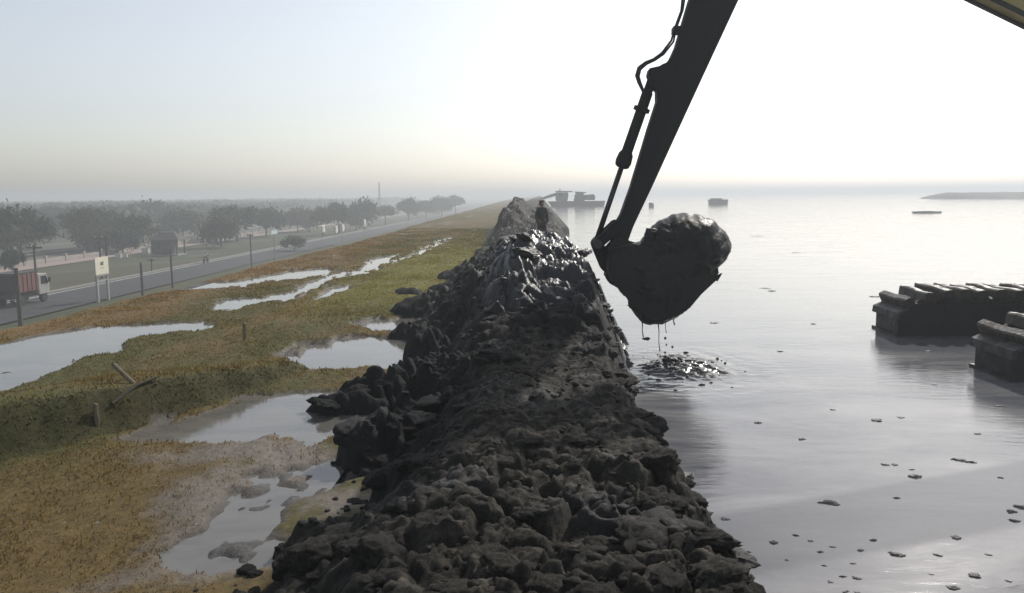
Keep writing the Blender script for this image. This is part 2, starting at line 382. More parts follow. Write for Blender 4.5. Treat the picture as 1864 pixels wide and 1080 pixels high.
# ------------------------------------------------------------------ the dike of dug mud
def dike_h(x, y):
    z = dike_base(x, y)
    wet = sstep(8.2, 13.8, y + 2.2*fbm(x*1.6, y*1.3, 81, 4))*sstep(30, 24, y)           # fresh heap
    leftwet = sstep(-0.45, -1.1, x + 0.35*fbm(x*2.5, y*2, 83, 4))*(0.35+0.65*sstep(5.0, 8.5, y))
    wet = np.maximum(wet, leftwet*sstep(40, 28, y))
    rw = sstep(-0.25, 0.05, x - toe_r(y) + 0.1*fbm(x*4, y*4, 85, 2))
    wet = np.maximum(wet, rw)
    wet = np.maximum(wet, 0.25*sstep(27, 31, y))
    far = sstep(70, 28, y)
    # spilled tongues of mud at the left foot
    tongue = fbm(x*0.6+4, y*0.75, 87, 3)
    z = z + 0.28*np.clip(tongue, 0, 1)*sstep(-3.4, -2.4, x)*sstep(-0.7, -1.5, x)*sstep(8.5, 11, y)
    for (tx, ty, rx, ry, h) in TONGUES:
        sh_ = np.clip(1-((x-tx)/rx)**2-((y-ty)/ry)**2 + 0.45*fbm(x*3.2, y*3.2, 88, 4), 0, 1)
        z = np.where(sh_ > 0, np.maximum(z, TERR-0.10 + (h+0.12)*sh_**0.75 + 0.05*fbm(x*6, y*6, 86, 3)), z)
    wx = x + 0.10*fbm(x*3.5, y*3.5, 89, 3); wy = y + 0.10*fbm(x*3.5+5, y*3.5+2, 90, 3)
    f1, f2, c1, ox, oy = worley(wx/0.36, wy/0.33, 91, True)
    e1 = sstep(0.0, 0.16+0.2*_hash(np.floor(c1*997), np.floor(c1*331), 3), f2-f1)
    tx_, ty_ = (c1*7.13) % 1.0 - 0.5, (c1*13.7) % 1.0 - 0.5
    plate = e1*(0.35+0.9*c1 + 0.7*(ox*tx_+oy*ty_))
    g1, g2, c2, ox2, oy2 = worley(wx/0.135, wy/0.12, 97, True)
    e2 = sstep(0.0, 0.18, g2-g1)*(0.3+c2 + 1.2*(ox2*((c2*7.7) % 1-0.5)+oy2*((c2*5.3) % 1-0.5)))
    amp = 0.25 + 0.95*sstep(-0.25, 0.3, fbm(x*0.7+3, y*0.6, 93, 3))
    path = sstep(6.2, 8.2, y)*sstep(13.5, 11.5, y)*sstep(-0.9, -0.2, x)*sstep(1.1, 0.6, x)
    amp = amp*(1-0.72*path)
    slope_mask = sstep(-3.0, -2.2, x)*sstep(0.35, 0.0, x-toe_r(y))
    dry = 1-wet
    z = z + slope_mask*(dry*(0.095*amp*(plate-0.4) + 0.03*(0.4+0.6*amp)*(e2-0.3)) + (0.07+0.05*sstep(8, 12, y))*fbm(x*1.3, y*1.1, 101, 3) + (0.04+0.015*dry)*np.abs(fbm(x*5, y*5, 102, 4))*1.5 + (0.004+0.02*dry)*fbm(x*20, y*20, 103, 3))
    # slumped wet mud: folds running down to the water
    sx = x*1.1 + 0.5*fbm(x*1.5, y*1.5, 105, 3); sy = y*3.0 + x*3.6 + 1.0*fbm(x*2, y*1.4, 107, 3)
    rid = np.minimum(np.abs(fbm(sx, sy, 109, 2))*2.4, 1.2)
    h1, h2, c3 = worley(wx/0.5, wy/0.42, 113)
    z = z + slope_mask*wet*(0.17*(rid-0.4) + 0.24*(np.sqrt(np.clip(h2-h1, 0, 1))*(0.35+c3)-0.4) + 0.02*(e2-0.3) + 0.07*np.abs(fbm(x*2.2, y*5+x*5, 117, 3)))*(0.45+0.55*far)
    z = z + sstep(30, 36, y)*slope_mask*(0.35*fbm(x*1.4, y*0.5, 141, 3) + 0.75*np.exp(-((x+1.7)/0.9)**2)*sstep(36, 44, y))
    z = z + 0.28*np.exp(-(((x+0.35)/0.45)**2+((y-15.0)/0.7)**2)) - 0.1*np.exp(-(((x-0.3)/0.4)**2+((y-14.5)/0.8)**2))
    tone = np.clip(0.3+0.5*c1+0.35*(c2-0.3), 0, 1)
    patch = 0.22*sstep(0.1, 0.5, fbm(x*1.7+3, y*1.5, 137, 4))
    wet = np.maximum(wet, patch*2.2)
    gloss = np.maximum(np.maximum(patch, sstep(11.5, 14.5, y+0.8*fbm(x*1.5, y, 131, 3))*sstep(31, 25, y)*sstep(-1.5, -0.3, x+0.5*fbm(x*2, y*1.5, 133, 3))), rw)
    return z, wet, tone, gloss
TONGUES = []
for (u, v, rx, ry, h) in [(640, 726, 0.62, 0.30, 0.22), (720, 712, 0.75, 0.5, 0.24), (700, 812, 0.52, 0.48, 0.26), (800, 690, 0.8, 0.6, 0.3), (770, 560, 0.9, 0.7, 0.3), (800, 640, 0.6, 0.6, 0.3), (850, 500, 0.9, 0.9, 0.35), (740, 528, 0.55, 0.5, 0.15), (760, 600, 0.6, 0.4, 0.22),
                          (560, 985, 0.3, 0.35, 0.14), (880, 462, 0.45, 1.6, 0.3), (590, 1060, 0.33, 0.3, 0.30), (830, 520, 0.8, 0.7, 0.2)]:
    p = at_z(u, v, TERR+0.1); TONGUES.append((p.x, p.y, rx, ry, h))
dx = np.concatenate([np.arange(-3.9, -2.4, 0.04), np.arange(-2.4, 1.8, 0.0165), np.arange(1.8, 2.5, 0.05)])
dy = [-6, -3, 0, 1.2, 2.2]
while dy[-1] < 13.0: dy.append(dy[-1] + max(0.0165, 0.0036*dy[-1]))
while dy[-1] < 68: dy.append(dy[-1] + 0.0042*dy[-1])
dy = np.array(dy)
DX, DY = np.meshgrid(dx, dy)
DZ, DW, DT, DG = dike_h(DX, DY)
def mud_material(name, use_attr=True):
    m, nt, b = new_mat(name); L = nt.links
    tc = N(nt, 'ShaderNodeTexCoord')
    n1 = N(nt, 'ShaderNodeTexNoise'); n1.inputs['Scale'].default_value = 5; n1.inputs['Detail'].default_value = 8; n1.inputs['Roughness'].default_value = 0.7
    n2 = N(nt, 'ShaderNodeTexNoise'); n2.inputs['Scale'].default_value = 24; n2.inputs['Detail'].default_value = 9; n2.inputs['Roughness'].default_value = 0.7
    for n in (n1, n2): L.new(tc.outputs['Object'], n.inputs['Vector'])
    r = N(nt, 'ShaderNodeValToRGB'); cr = r.color_ramp
    cr.elements[0].position = 0.28; cr.elements[0].color = (0.018, 0.015, 0.012, 1)
    cr.elements[1].position = 0.72; cr.elements[1].color = (0.14, 0.122, 0.093, 1)
    e = cr.elements.new(0.5); e.color = (0.036, 0.033, 0.027, 1)
    L.new(n1.outputs[0], r.inputs[0])
    if use_attr:
        aw = N(nt, 'ShaderNodeAttribute', attribute_name='wet'); a2 = N(nt, 'ShaderNodeAttribute', attribute_name='tone')
        wet = aw.outputs['Fac']; tone = a2.outputs['Fac']; gloss = N(nt, 'ShaderNodeAttribute', attribute_name='gloss').outputs['Fac']
    else:
        oi = N(nt, 'ShaderNodeObjectInfo')
        tone = oi.outputs['Random']; aw = N(nt, 'ShaderNodeAttribute', attribute_name='wetness', attribute_type='OBJECT'); wet = aw.outputs['Fac']; gloss = N(nt, 'ShaderNodeAttribute', attribute_name='gloss', attribute_type='OBJECT').outputs['Fac']
    mt = N(nt, 'ShaderNodeMapRange'); mt.inputs[3].default_value = 0.3; mt.inputs[4].default_value = 1.1
    L.new(tone, mt.inputs[0])
    mu = N(nt, 'ShaderNodeMix', data_type='RGBA', blend_type='MULTIPLY'); mu.inputs[0].default_value = 1
    L.new(r.outputs[0], mu.inputs[6]); L.new(mt.outputs[0], mu.inputs[7])
    mw = N(nt, 'ShaderNodeMix', data_type='RGBA'); L.new(wet, mw.inputs[0]); L.new(mu.outputs[2], mw.inputs[6]); mw.inputs[7].default_value = (0.010, 0.0105, 0.011, 1)
    L.new(mw.outputs[2], b.inputs['Base Color'])
    rr = N(nt, 'ShaderNodeMapRange'); rr.inputs[1].default_value = 0.35; rr.inputs[2].default_value = 0.65; rr.inputs[3].default_value = 0.14; rr.inputs[4].default_value = 0.42
    L.new(n1.outputs[0], rr.inputs[0])
    rm = N(nt, 'ShaderNodeMix', data_type='FLOAT'); L.new(gloss, rm.inputs[0]); rm.inputs[2].default_value = 0.8; L.new(rr.outputs[0], rm.inputs[3])
    L.new(rm.outputs[0], b.inputs['Roughness'])
    sp = N(nt, 'ShaderNodeMapRange'); sp.inputs[3].default_value = 0.15; sp.inputs[4].default_value = 0.7; L.new(gloss, sp.inputs[0]); L.new(sp.outputs[0], b.inputs['Specular IOR Level'])
    bp = N(nt, 'ShaderNodeBump'); bp.inputs['Strength'].default_value = 0.75; bp.inputs['Distance'].default_value = 0.035
    bs = N(nt, 'ShaderNodeMapRange'); bs.inputs[3].default_value = 0.9; bs.inputs[4].default_value = 0.35; L.new(gloss, bs.inputs[0]); L.new(bs.outputs[0], bp.inputs['Strength'])
    L.new(n2.outputs[0], bp.inputs['Height']); L.new(bp.outputs[0], b.inputs['Normal'])
    return m
M['dike'] = mud_material('dug_mud')
M['clod'] = mud_material('mud_clod', False)
dike = link('mud_dike', np_mesh('mud_dike', np.stack([DX, DY, DZ], -1).reshape(-1, 3), grid_quads(len(dx), len(dy)), M['dike'], attrs={'wet': DW.ravel(), 'tone': DT.ravel(), 'gloss': DG.ravel()}))
tag(dike, kind='structure')
def dz(x, y):
    z, w, _, _ = dike_h(np.array([float(x)]), np.array([float(y)])); return float(z[0]), float(w[0])

# ------------------------------------------------------------------ water: the pond and the puddles
def water_material(name, base1, base2, streak, scale, rough_lo, rough_hi, bump):
    m, nt, b = new_mat(name); L = nt.links
    tc = N(nt, 'ShaderNodeTexCoord')
    mp = N(nt, 'ShaderNodeMapping'); mp.inputs['Scale'].default_value = streak; mp.inputs['Rotation'].default_value = (0, 0, math.radians(-12))
    L.new(tc.outputs['Object'], mp.inputs[0])
    n1 = N(nt, 'ShaderNodeTexNoise'); n1.inputs['Scale'].default_value = scale; n1.inputs['Detail'].default_value = 9; n1.inputs['Roughness'].default_value = 0.62; n1.inputs['Distortion'].default_value = 0.6
    L.new(mp.outputs[0], n1.inputs['Vector'])
    n2 = N(nt, 'ShaderNodeTexNoise'); n2.inputs['Scale'].default_value = 4.4; n2.inputs['Detail'].default_value = 8; n2.inputs['Roughness'].default_value = 0.6; n2.inputs['Distortion'].default_value = 0.8
    L.new(mp.outputs[0], n2.inputs['Vector'])
    r = N(nt, 'ShaderNodeValToRGB'); r.color_ramp.elements[0].position = 0.4; r.color_ramp.elements[0].color = (*base1, 1); r.color_ramp.elements[1].position = 0.62; r.color_ramp.elements[1].color = (*base2, 1)
    L.new(n1.outputs[0], r.inputs[0]); L.new(r.outputs[0], b.inputs['Base Color'])
    mr = N(nt, 'ShaderNodeMapRange'); mr.inputs[1].default_value = 0.42; mr.inputs[2].default_value = 0.66; mr.inputs[3].default_value = rough_lo; mr.inputs[4].default_value = rough_hi
    L.new(n1.outputs[0], mr.inputs[0]); L.new(mr.outputs[0], b.inputs['Roughness'])
    b.inputs['IOR'].default_value = 1.45
    bp = N(nt, 'ShaderNodeBump'); bp.inputs['Strength'].default_value = bump; bp.inputs['Distance'].default_value = 0.05
    ad = N(nt, 'ShaderNodeMath', operation='MULTIPLY_ADD'); ad.inputs[1].default_value = 0.5
    L.new(n2.outputs[0], ad.inputs[0]); L.new(n1.outputs[0], ad.inputs[2])
    L.new(ad.outputs[0], bp.inputs['Height']); L.new(bp.outputs[0], b.inputs['Normal'])
    return m
M['pond'] = water_material('muddy_pond_water', (0.105, 0.108, 0.122), (0.21, 0.208, 0.21), (0.55, 1.5, 1), 0.5, 0.05, 0.18, 0.17)
M['puddle'] = water_material('puddle_water', (0.11, 0.105, 0.095), (0.16, 0.15, 0.13), (0.7, 1.6, 1), 1.2, 0.03, 0.12, 0.05)
pond = MB().add([(0.2, -80, 0), (5200, -80, 0), (5200, 7000, 0), (0.2, 7000, 0)], [(0, 1, 2, 3)]).build('pond_water', M['pond'])
tag(pond, kind='structure')
puddle = MB().add([(-10.2, 2.0, PUD_Z), (-1.9, 2.0, PUD_Z), (-1.9, 60, PUD_Z), (-10.2, 60, PUD_Z)], [(0, 1, 2, 3)]).build('puddle_water', M['puddle'])
tag(puddle, kind='structure')

# ------------------------------------------------------------------ amphibious long-reach excavator
EY = 15.5                                          # plane of boom, arm and bucket
EX0 = (11.6, EY, 0.0)
exc = thing('amphibious_excavator', EX0, 'amphibious excavator on two black track pontoons lifting a bucket of mud over the pond', 'excavator')
def P(u, v, y=EY):
    p = at_y(u, v, y); return (p.x, p.z)
def P3(u, v, y=EY): return at_y(u, v, y)
# arm
arm_px = [(1254,0),(1229,85),(1219,107),(1207,121),(1180,127),(1178,138),(1182,147),(1183,158),(1194,166),(1194,186),(1178,236),(1147,340),(1129,390),
          (1121,404),(1112,425),(1112,452),(1122,462),(1137,455),(1142,437),(1151,412),(1185,340),(1276,142),(1342,0)]
arm_prof = [P(u, v) for u, v in arm_px]
top = Vector((4.05, 8.75))
a0 = Vector(arm_prof[0]); a1 = Vector(arm_prof[-1]); dirn = (Vector(P(1297, 0)) - Vector(P(1150, 390))).normalized()
ext = [a1 + dirn*2.0, a1 + dirn*2.9 + Vector((-0.15, 0.1)), a0 + dirn*3.0 + Vector((0.1, 0)), a0 + dirn*1.6]
arm = MB().prism(arm_prof + [tuple(p) for p in ext], EY-0.19, EY+0.19).build('arm', M['steel_dark'], exc, bevel=0.015)
# weld seams / edge plates on the arm
for s in (-1, 1):
    y = EY + s*0.2
    MB().prism([P(1203,120), P(1186,131), P(1188,160), P(1205,175), P(1226,150), P(1232,110)], y-0.014, y+0.014).build('bracket_plate', M['steel_dark'], arm)
    MB().disc_y(P(1128, 441), 0.10, y-0.06 if s > 0 else y-0.05, y+0.05).build('pivot_pin', M['rod'], arm, smooth=False)
# hoses along the top of the arm
MB().tube([P3(1244,-20,EY-0.08), P3(1240,20,EY-0.08), P3(1229,50,EY-0.1), P3(1222,74,EY-0.1), P3(1205,97,EY-0.1), P3(1190,108,EY-0.1), P3(1175,114,EY-0.1), P3(1163,124,EY-0.1), P3(1159,138,EY-0.1), P3(1163,150,EY-0.1), P3(1170,165,EY-0.1), P3(1174,180,EY-0.1)], [0.02]*4+[0.024]*3+[0.034]*3+[0.028,0.028], 8).build('hose', M['rubber'], arm, smooth=True)
MB().tube([P3(1249,-20,EY+0.1), P3(1243,18,EY+0.1), P3(1231,52,EY+0.1), P3(1226,76,EY+0.1), P3(1208,99,EY+0.1), P3(1192,110,EY+0.1), P3(1177,117,EY+0.1), P3(1166,127,EY+0.1), P3(1163,139,EY+0.1), P3(1166,150,EY+0.1), P3(1172,166,EY+0.1)], 0.018, 8).build('hose', M['rubber'], arm, smooth=True)
c = P3(1229, 55); MB().box((c.x-0.05, EY-0.14, c.z-0.07), (c.x+0.12, EY+0.14, c.z+0.05)).build('hose_clamp', M['steel_dark'], arm, bevel=0.01)
# bucket cylinder
A, B_ = P3(1186, 148), P3(1132, 303)
cyl = MB().tube([A, A.lerp(B_, 0.13), A.lerp(B_, 0.131), A.lerp(B_, 0.84)], [0.085, 0.085, 0.10, 0.10], 16).build('bucket_cylinder', M['steel_dark'], exc, smooth=False)
MB().tube([A.lerp(B_, 0.31), A.lerp(B_, 0.35)], 0.15, 14).build('clamp_ring', M['steel_dark'], cyl)
MB().tube([A.lerp(B_, 0.82), A.lerp(B_, 0.86), A.lerp(B_, 0.95), A.lerp(B_, 1.0), A.lerp(B_, 1.02)], [0.10, 0.135, 0.15, 0.13, 0.08], 16).build('gland_collar', M['steel_dark'], cyl)
K = P3(1084, 443)
MB().tube([B_, K], 0.05, 14).build('piston_rod', M['rod'], cyl, smooth=True)
# linkage between rod, arm and bucket
def bar_plate(mb, p, q, w0, w1, y0, y1):
    p = Vector((p[0], p[1])); q = Vector((q[0], q[1])); d = (q-p).normalized(); n = Vector((-d.y, d.x))
    prof = []
    for a in range(0, 181, 30):
        t = math.radians(90+a); prof.append(p + (d*math.cos(t) + n*math.sin(t))*w0)
    for a in range(0, 181, 30):
        t = math.radians(-90+a); prof.append(q + (d*math.cos(t) + n*math.sin(t))*w1)
    return mb.prism([tuple(v) for v in prof], y0, y1)
lever = bar_plate(MB(), P(1122, 411), P(1086, 443), 0.11, 0.095, EY-0.30, EY-0.21).build('tipping_lever', M['steel_dark'], exc, bevel=0.01)
bar_plate(MB(), P(1122, 411), P(1086, 443), 0.11, 0.095, EY+0.21, EY+0.30).build('tipping_lever', M['steel_dark'], exc, bevel=0.01)
MB().disc_y(P(1086, 443), 0.085, EY-0.34, EY+0.34).build('pivot_pin', M['rod'], lever)
mb = MB(); bar_plate(mb, P(1086, 443), P(1104, 482), 0.11, 0.13, EY-0.14, EY+0.14)
mb.build('bucket_link', M['steel_dark'], exc, bevel=0.01)
# bucket: curved shell, two cheek plates, hinge ears, cutting edge with teeth
shell_px = [(1112,446),(1098,462),(1097,486),(1104,508),(1124,530),(1143,553),(1166,572),(1194,578),(1224,571),(1247,556),(1268,531),(1298,503)]
cen = Vector(P(1200, 480))
sh = [cen + (Vector(P(u, v))-cen)*0.95 for u, v in shell_px]
inn = [p + (cen-p).normalized()*0.045 for p in sh]
bucket = MB().prism([tuple(p) for p in sh] + [tuple(p) for p in reversed(inn)], EY-0.62, EY+0.62).build('bucket', M['wetmud'], exc)
for s in (-1, 1):
    y = EY + s*0.635
    MB().prism([tuple(p) for p in sh] + [P(1262, 478), P(1200, 456), P(1146, 440)], y-0.015, y+0.015).build('cheek_plate', M['wetmud'], bucket)
    y = EY + s*0.26
    MB().prism([P(1106,470), P(1104,450), P(1120,432), P(1138,432), P(1150,446), P(1165,470), P(1120,500)], y-0.025, y+0.025).build('hinge_ear', M['steel_dark'], bucket)
for k in range(5):
    y = EY - 0.52 + k*0.26
    t0 = cen + (Vector(P(1296, 505))-cen)*0.95; dd = (Vector(P(1298, 503)) - Vector(P(1268, 531))).normalized(); nn = Vector((-dd.y, dd.x))
    MB().prism([tuple(t0+nn*0.05), tuple(t0-nn*0.05), tuple(t0+dd*0.16)], y-0.045, y+0.045).build('tooth', M['steel_dark'], bucket)
# boom: long box girder, cranked, mostly out of the picture
def girder(mb, pts, hs, y0, y1):
    up, lo = [], []
    for i, p in enumerate(pts):
        t = (Vector(pts[min(i+1, len(pts)-1)]) - Vector(pts[max(i-1, 0)])).normalized(); n = Vector((-t.y, t.x))
        up.append(Vector(p)+n*hs[i]/2); lo.append(Vector(p)-n*hs[i]/2)
    return mb.prism([tuple(p) for p in up] + [tuple(p) for p in reversed(lo)], y0, y1)
e0, e1 = Vector(P(1790, 0)), Vector(P(1864, 35)); sl = (e1-e0).normalized(); nb = Vector((-sl.y, sl.x))
if nb.y < 0: nb = -nb
bpts = [e0 + sl*(-4.75) + nb*0.32, e0 + sl*(-2) + nb*0.36, e0 + sl*0.4 + nb*0.40, e0 + sl*1.7 + nb*0.40, Vector((10.75, 4.6)), Vector((11.1, 2.0))]
boom = girder(MB(), bpts, [0.5, 0.68, 0.8, 0.84, 0.86, 0.6], EY-0.27, EY+0.27).build('boom', M['yellow'], exc, bevel=0.02)
# flange strips along the underside edges of the boom
for s in (-1, 1):
    y = EY + s*0.235
    girder(MB(), [e0 + sl*(-4.4) - nb*0.0 + nb*0.035, e0 + sl*1.6 - nb*0.03], [0.05, 0.05], y-0.05, y+0.05).build('flange_strip', M['rubber'], boom)
MB().disc_y(tuple(bpts[0]), 0.16, EY-0.36, EY+0.36).build('elbow_pin', M['rod'], boom)
MB().tube([(bpts[1].x+0.3, EY, bpts[1].y+0.62), (4.4, EY, 9.6)], [0.12, 0.12], 14).build('arm_cylinder', M['steel_dark'], exc)
MB().tube([(4.4, EY, 9.6), (3.62+0.3, EY, 9.05)], 0.06, 12).build('arm_cylinder_rod', M['rod'], exc)
# upper works
mb = MB().box((10.3, EY-1.35, 1.75), (14.6, EY+1.35, 2.15)); mb.build('slew_deck', M['pontoon'], exc, bevel=0.04)
mb = MB().tube([(12.0, EY, 1.2), (12.0, EY, 1.75)], [0.9, 0.9], 28); mb.build('slew_ring', M['steel_dark'], exc)
mb = MB().prism([(12.6,2.15),(14.5,2.15),(14.95,2.5),(14.95,3.3),(14.6,3.5),(12.6,3.4)], EY-1.35, EY+1.35); mb.build('engine_hood', M['yellow'], exc, bevel=0.06)
mb = MB().prism([(14.62,2.0),(15.3,2.15),(15.4,2.6),(15.3,3.15),(14.97,3.3),(14.97,2.48)], EY-1.3, EY+1.3); mb.build('counterweight', M['yellow'], exc, bevel=0.05)
cab = MB().prism([(10.35,2.16),(12.0,2.16),(12.0,3.95),(11.8,4.05),(10.75,4.05),(10.3,3.1)], EY-1.35, EY-0.4).build('cab', M['yellow'], exc, bevel=0.04)
MB().prism([(10.62,3.0),(11.85,3.0),(11.85,3.85),(10.88,3.85)], EY-1.365, EY-1.352).build('cab_window', M['glass'], cab)
MB().prism([(10.2985,3.12),(10.74,4.0),(10.76,3.99),(10.3185,3.11)], EY-1.27, EY-0.48).build('windscreen', M['glass'], cab)
# pontoons with track shoes
def pontoon(y0, y1):
    hull = [(7.42,-0.35),(7.42,0.44),(7.88,0.70),(15.65,0.70),(16.0,0.50),(16.0,-0.35),(15.6,-0.75),(7.85,-0.75)]
    p = MB().prism(hull, y0+0.05, y1-0.05).build('pontoon', M['pontoon'], exc, bevel=0.02)
    MB().prism([(7.36,0.36),(7.38,0.50),(7.60,0.60),(7.62,0.56),(7.44,0.46),(7.42,0.36)], y0-0.02, y1+0.02).build('bow_plate', M['lip'], p)
    for yy in (y0+0.16, y1-0.16):
        MB().prism([(7.50,0.52),(7.88,0.76),(15.6,0.76),(15.6,0.705),(7.90,0.705)], yy-0.05, yy+0.05).build('track_chain', M['lip'], p)
    rnd = random.Random(int(y0*10))
    base = None
    path = []
    xx = 7.66
    while xx < 15.6:
        path.append(xx); xx += 0.36
    for i, x in enumerate(path):
        z = (0.58 if x < 7.8 else 0.72 if x < 8.2 else 0.76)
        tilt = rnd.uniform(-0.10, 0.10) + (-0.5 if x < 7.85 else 0)
        if base is None:
            shoes = []
            for sv in range(4):                              # bars caked with mud, no two alike
                prof = [(-0.09,0.0),(-0.09,0.185),(-0.06,0.215),(0.06,0.22),(0.095,0.18),(0.095,0.05),(0.13,0.03),(0.13,0.0)]
                ns = 22; hw = (y1-y0)/2+0.04; vs = []; fs = []; rs = random.Random(sv*7+3); k_ = len(prof)
                for j in range(ns):
                    yy_ = -hw+2*hw*j/(ns-1); sag = 0.8+0.05*math.sin(j*0.4+sv*2)+rs.uniform(-.015, .015)+0.15
                    for (px_, pz_) in prof: vs.append((px_*(1.0+rs.uniform(-.03, .03)), yy_, pz_*sag))
                    if j: fs += [((j-1)*k_+i_, (j-1)*k_+(i_+1) % k_, j*k_+(i_+1) % k_, j*k_+i_) for i_ in range(k_)]
                fs += [tuple(range(k_-1, -1, -1)), tuple((ns-1)*k_+i_ for i_ in range(k_))]
                so = MB().add(vs, fs).build('track_shoe', M['shoe'], p, origin=(0, 0, 0), smooth=False); shoes.append(so)
            base = shoes[0]
        if i < 4: ob = shoes[i]
        else:
            ob = shoes[rnd.randrange(4)].copy(); C.objects.link(ob); ob.parent = p
        ob.location = Vector((x, (y0+y1)/2 + rnd.uniform(-0.03, 0.03), z + rnd.uniform(-0.01, 0.03))) - Vector(EX0)
        ob.rotation_euler = (rnd.uniform(-0.02, 0.02), tilt, rnd.uniform(-0.04, 0.04))
    for x in np.arange(8.4, 15.6, 1.15):
        MB().box((x-0.05, y0+0.02, -0.3), (x+0.05, y0+0.06, 0.66)).build('side_rib', M['pontoon'], p)
    MB().prism([(7.36,-0.05),(7.36,0.05),(7.44,0.05),(7.44,-0.05)], y0, y1).build('fender_bar', M['pontoon'], p)
    PONT.append(p)
    return p
PONT = []
pontoon(17.15, 18.4)
pontoon(12.95, 14.2)
for x in (10.2, 13.8):
    MB().box((x-0.3, 14.0, 0.35), (x+0.3, 17.0, 0.74)).build('cross_beam', M['pontoon'], exc, bevel=0.03)
MB().box((10.4, EY-1.2, 0.745), (13.7, EY+1.2, 1.2)).build('centre_frame', M['pontoon'], exc, bevel=0.03)

# ------------------------------------------------------------------ the load of mud in the bucket
def blob(center, outline_px, thick, seed, nth=120, nph=40, rough=0.16):
    """closed lump: its outline in the bucket's plane, rounded off across it"""
    pts = [Vector(P(u, v)) for u, v in outline_px]; c = Vector(P(*center))
    ang = np.array([math.atan2(p.y-c.y, p.x-c.x) for p in pts]); rad = np.array([(p-c).length for p in pts])
    o = np.argsort(ang); ang, rad = ang[o], rad[o]
    th = np.linspace(-math.pi, math.pi, nth, endpoint=False)
    r = np.interp(th, np.concatenate([ang-2*math.pi, ang, ang+2*math.pi]), np.tile(rad, 3))
    ph = np.linspace(-math.pi/2, math.pi/2, nph)
    TH, PH = np.meshgrid(th, ph); R = np.tile(r, (nph, 1))
    cp = np.sign(np.cos(PH))*np.abs(np.cos(PH))**0.55
    n0 = fbm(np.cos(TH)*3+seed, np.sin(TH)*3, seed, 5)
    R = R*cp*(1 + rough*0.7*n0)
    X = c.x + R*np.cos(TH); Z = c.y + R*np.sin(TH)
    side = np.where(PH < 0, 0.0, 17.3)
    n = fbm(X*2.6+side, Z*2.6, seed, 5)
    w1, w2, cc = worley(X*3.2+side+0.4*n, Z*3.2+0.4*n, seed+3)
    edge = np.abs(np.cos(PH))**0.5
    Y = EY + thick*np.sin(PH)*(1 + edge*(0.30*n + 0.26*(sstep(0, 0.4, w2-w1)*cc-0.4)))
    v = np.stack([X, Y, Z], -1).reshape(-1, 3)
    i = np.arange(nth*nph).reshape(nph, nth); j = np.roll(i, -1, axis=1)
    q = np.stack([i[:-1], j[:-1], j[1:], i[1:]], -1).reshape(-1, 4)
    return v, q
load_px = [(1150,444),(1165,437),(1180,424),(1196,402),(1215,393),(1230,386),(1262,388),(1300,392),(1316,410),(1325,425),(1330,446),(1326,470),(1306,490),(1302,500),(1286,507),
           (1266,525),(1262,541),(1256,555),(1240,568),(1222,577),(1200,585),(1180,584),(1160,576),(1141,556),(1143,542),(1125,525),(1106,512),(1100,500),(1104,480),(1128,465)]
ml = thing('mud_load', tuple(P3(1200, 560)), 'big dripping heap of black mud overfilling the raised excavator bucket', 'mud')
v, q = blob((1215, 490), load_px, 0.72, 7, 220, 60)
me = np_mesh('mud_heap', v - np.array(ml['_o']), q, M['wetmud']); heap = link('mud_heap', me, ml)
me.validate()
rng = random.Random(5)
hv = [(1318,430,-.2,.10),(1325,455,.15,.09),(1262,540,-.1,.07),(1245,565,.2,.08),(1305,492,-.2,.07),(1150,565,0,.08),(1122,522,.1,.08),(1185,425,-.4,.12),(1300,440,-.45,.13),(1230,430,-.5,.16),(1175,445,-.45,.12)]
def lump_mesh(name, mt, seed, sub=3, squash=0.8, rough=0.35):
    import bmesh
    bm = bmesh.new(); bmesh.ops.create_icosphere(bm, subdivisions=sub, radius=1.0)
    from mathutils import noise
    off = Vector((seed*7.3, seed*3.1, seed*1.7))
    rr = random.Random(seed)
    planes = [(Vector((rr.gauss(0,1), rr.gauss(0,1), rr.gauss(0,1))).normalized(), rr.uniform(0.62, 0.9)) for _ in range(9)]
    for vv in bm.verts:
        p = vv.co.copy()
        for n_, d_ in planes:                              # broken faces
            k = p.dot(n_)
            if k > d_: p -= n_*(k-d_)*0.85
        f = noise.fractal(p*1.3+off, 1.0, 2.0, 4)
        f2 = noise.fractal(p*3.6+off, 0.8, 2.0, 5)
        p *= 1 + rough*f*0.45 + rough*0.30*f2
        vv.co = Vector((p.x, p.y, p.z*squash))
    me = bpy.data.meshes.new(name); bm.to_mesh(me); bm.free()
    me.materials.append(mt); me.polygons.foreach_set('use_smooth', [True]*len(me.polygons))
    return me
lump_meshes = [lump_mesh('wet_lump', M['wetmud'], 50+i, 3, 0.8, 0.6) for i in range(4)]
for i, (u, vv, yo, r) in enumerate(hv):
    ob = link('mud_lump', lump_meshes[i % 4], ml); ob.location = P3(1215+(u-1215)*0.95, 490+(vv-490)*0.93, EY+yo) - Vector(ml['_o'])
    ob.scale = (r*1.3, r*1.4, r*0.7); ob.rotation_euler = (rng.uniform(0, 6), rng.uniform(0, 6), rng.uniform(0, 6))
for (u, v0, v1, r) in [(1167,575,614,0.010),(1197,578,640,0.008),(1209,575,606,0.007),(1224,570,592,0.012)]:
    a, b_ = P3(u, v0), P3(u+4, v1)
    MB().tube([a, a.lerp(b_, 0.4)+Vector((0.01, 0, 0)), a.lerp(b_, 0.7)-Vector((0.006, 0, 0)), b_], [r*2.2, r, r*0.8, r*1.2], 8).build('drip', M['wetmud'], ml, smooth=True)
c = P3(1177, 617); ob = link('falling_lump', lump_meshes[1], ml); ob.location = c - Vector(ml['_o']); ob.scale = (0.085, 0.06, 0.04)
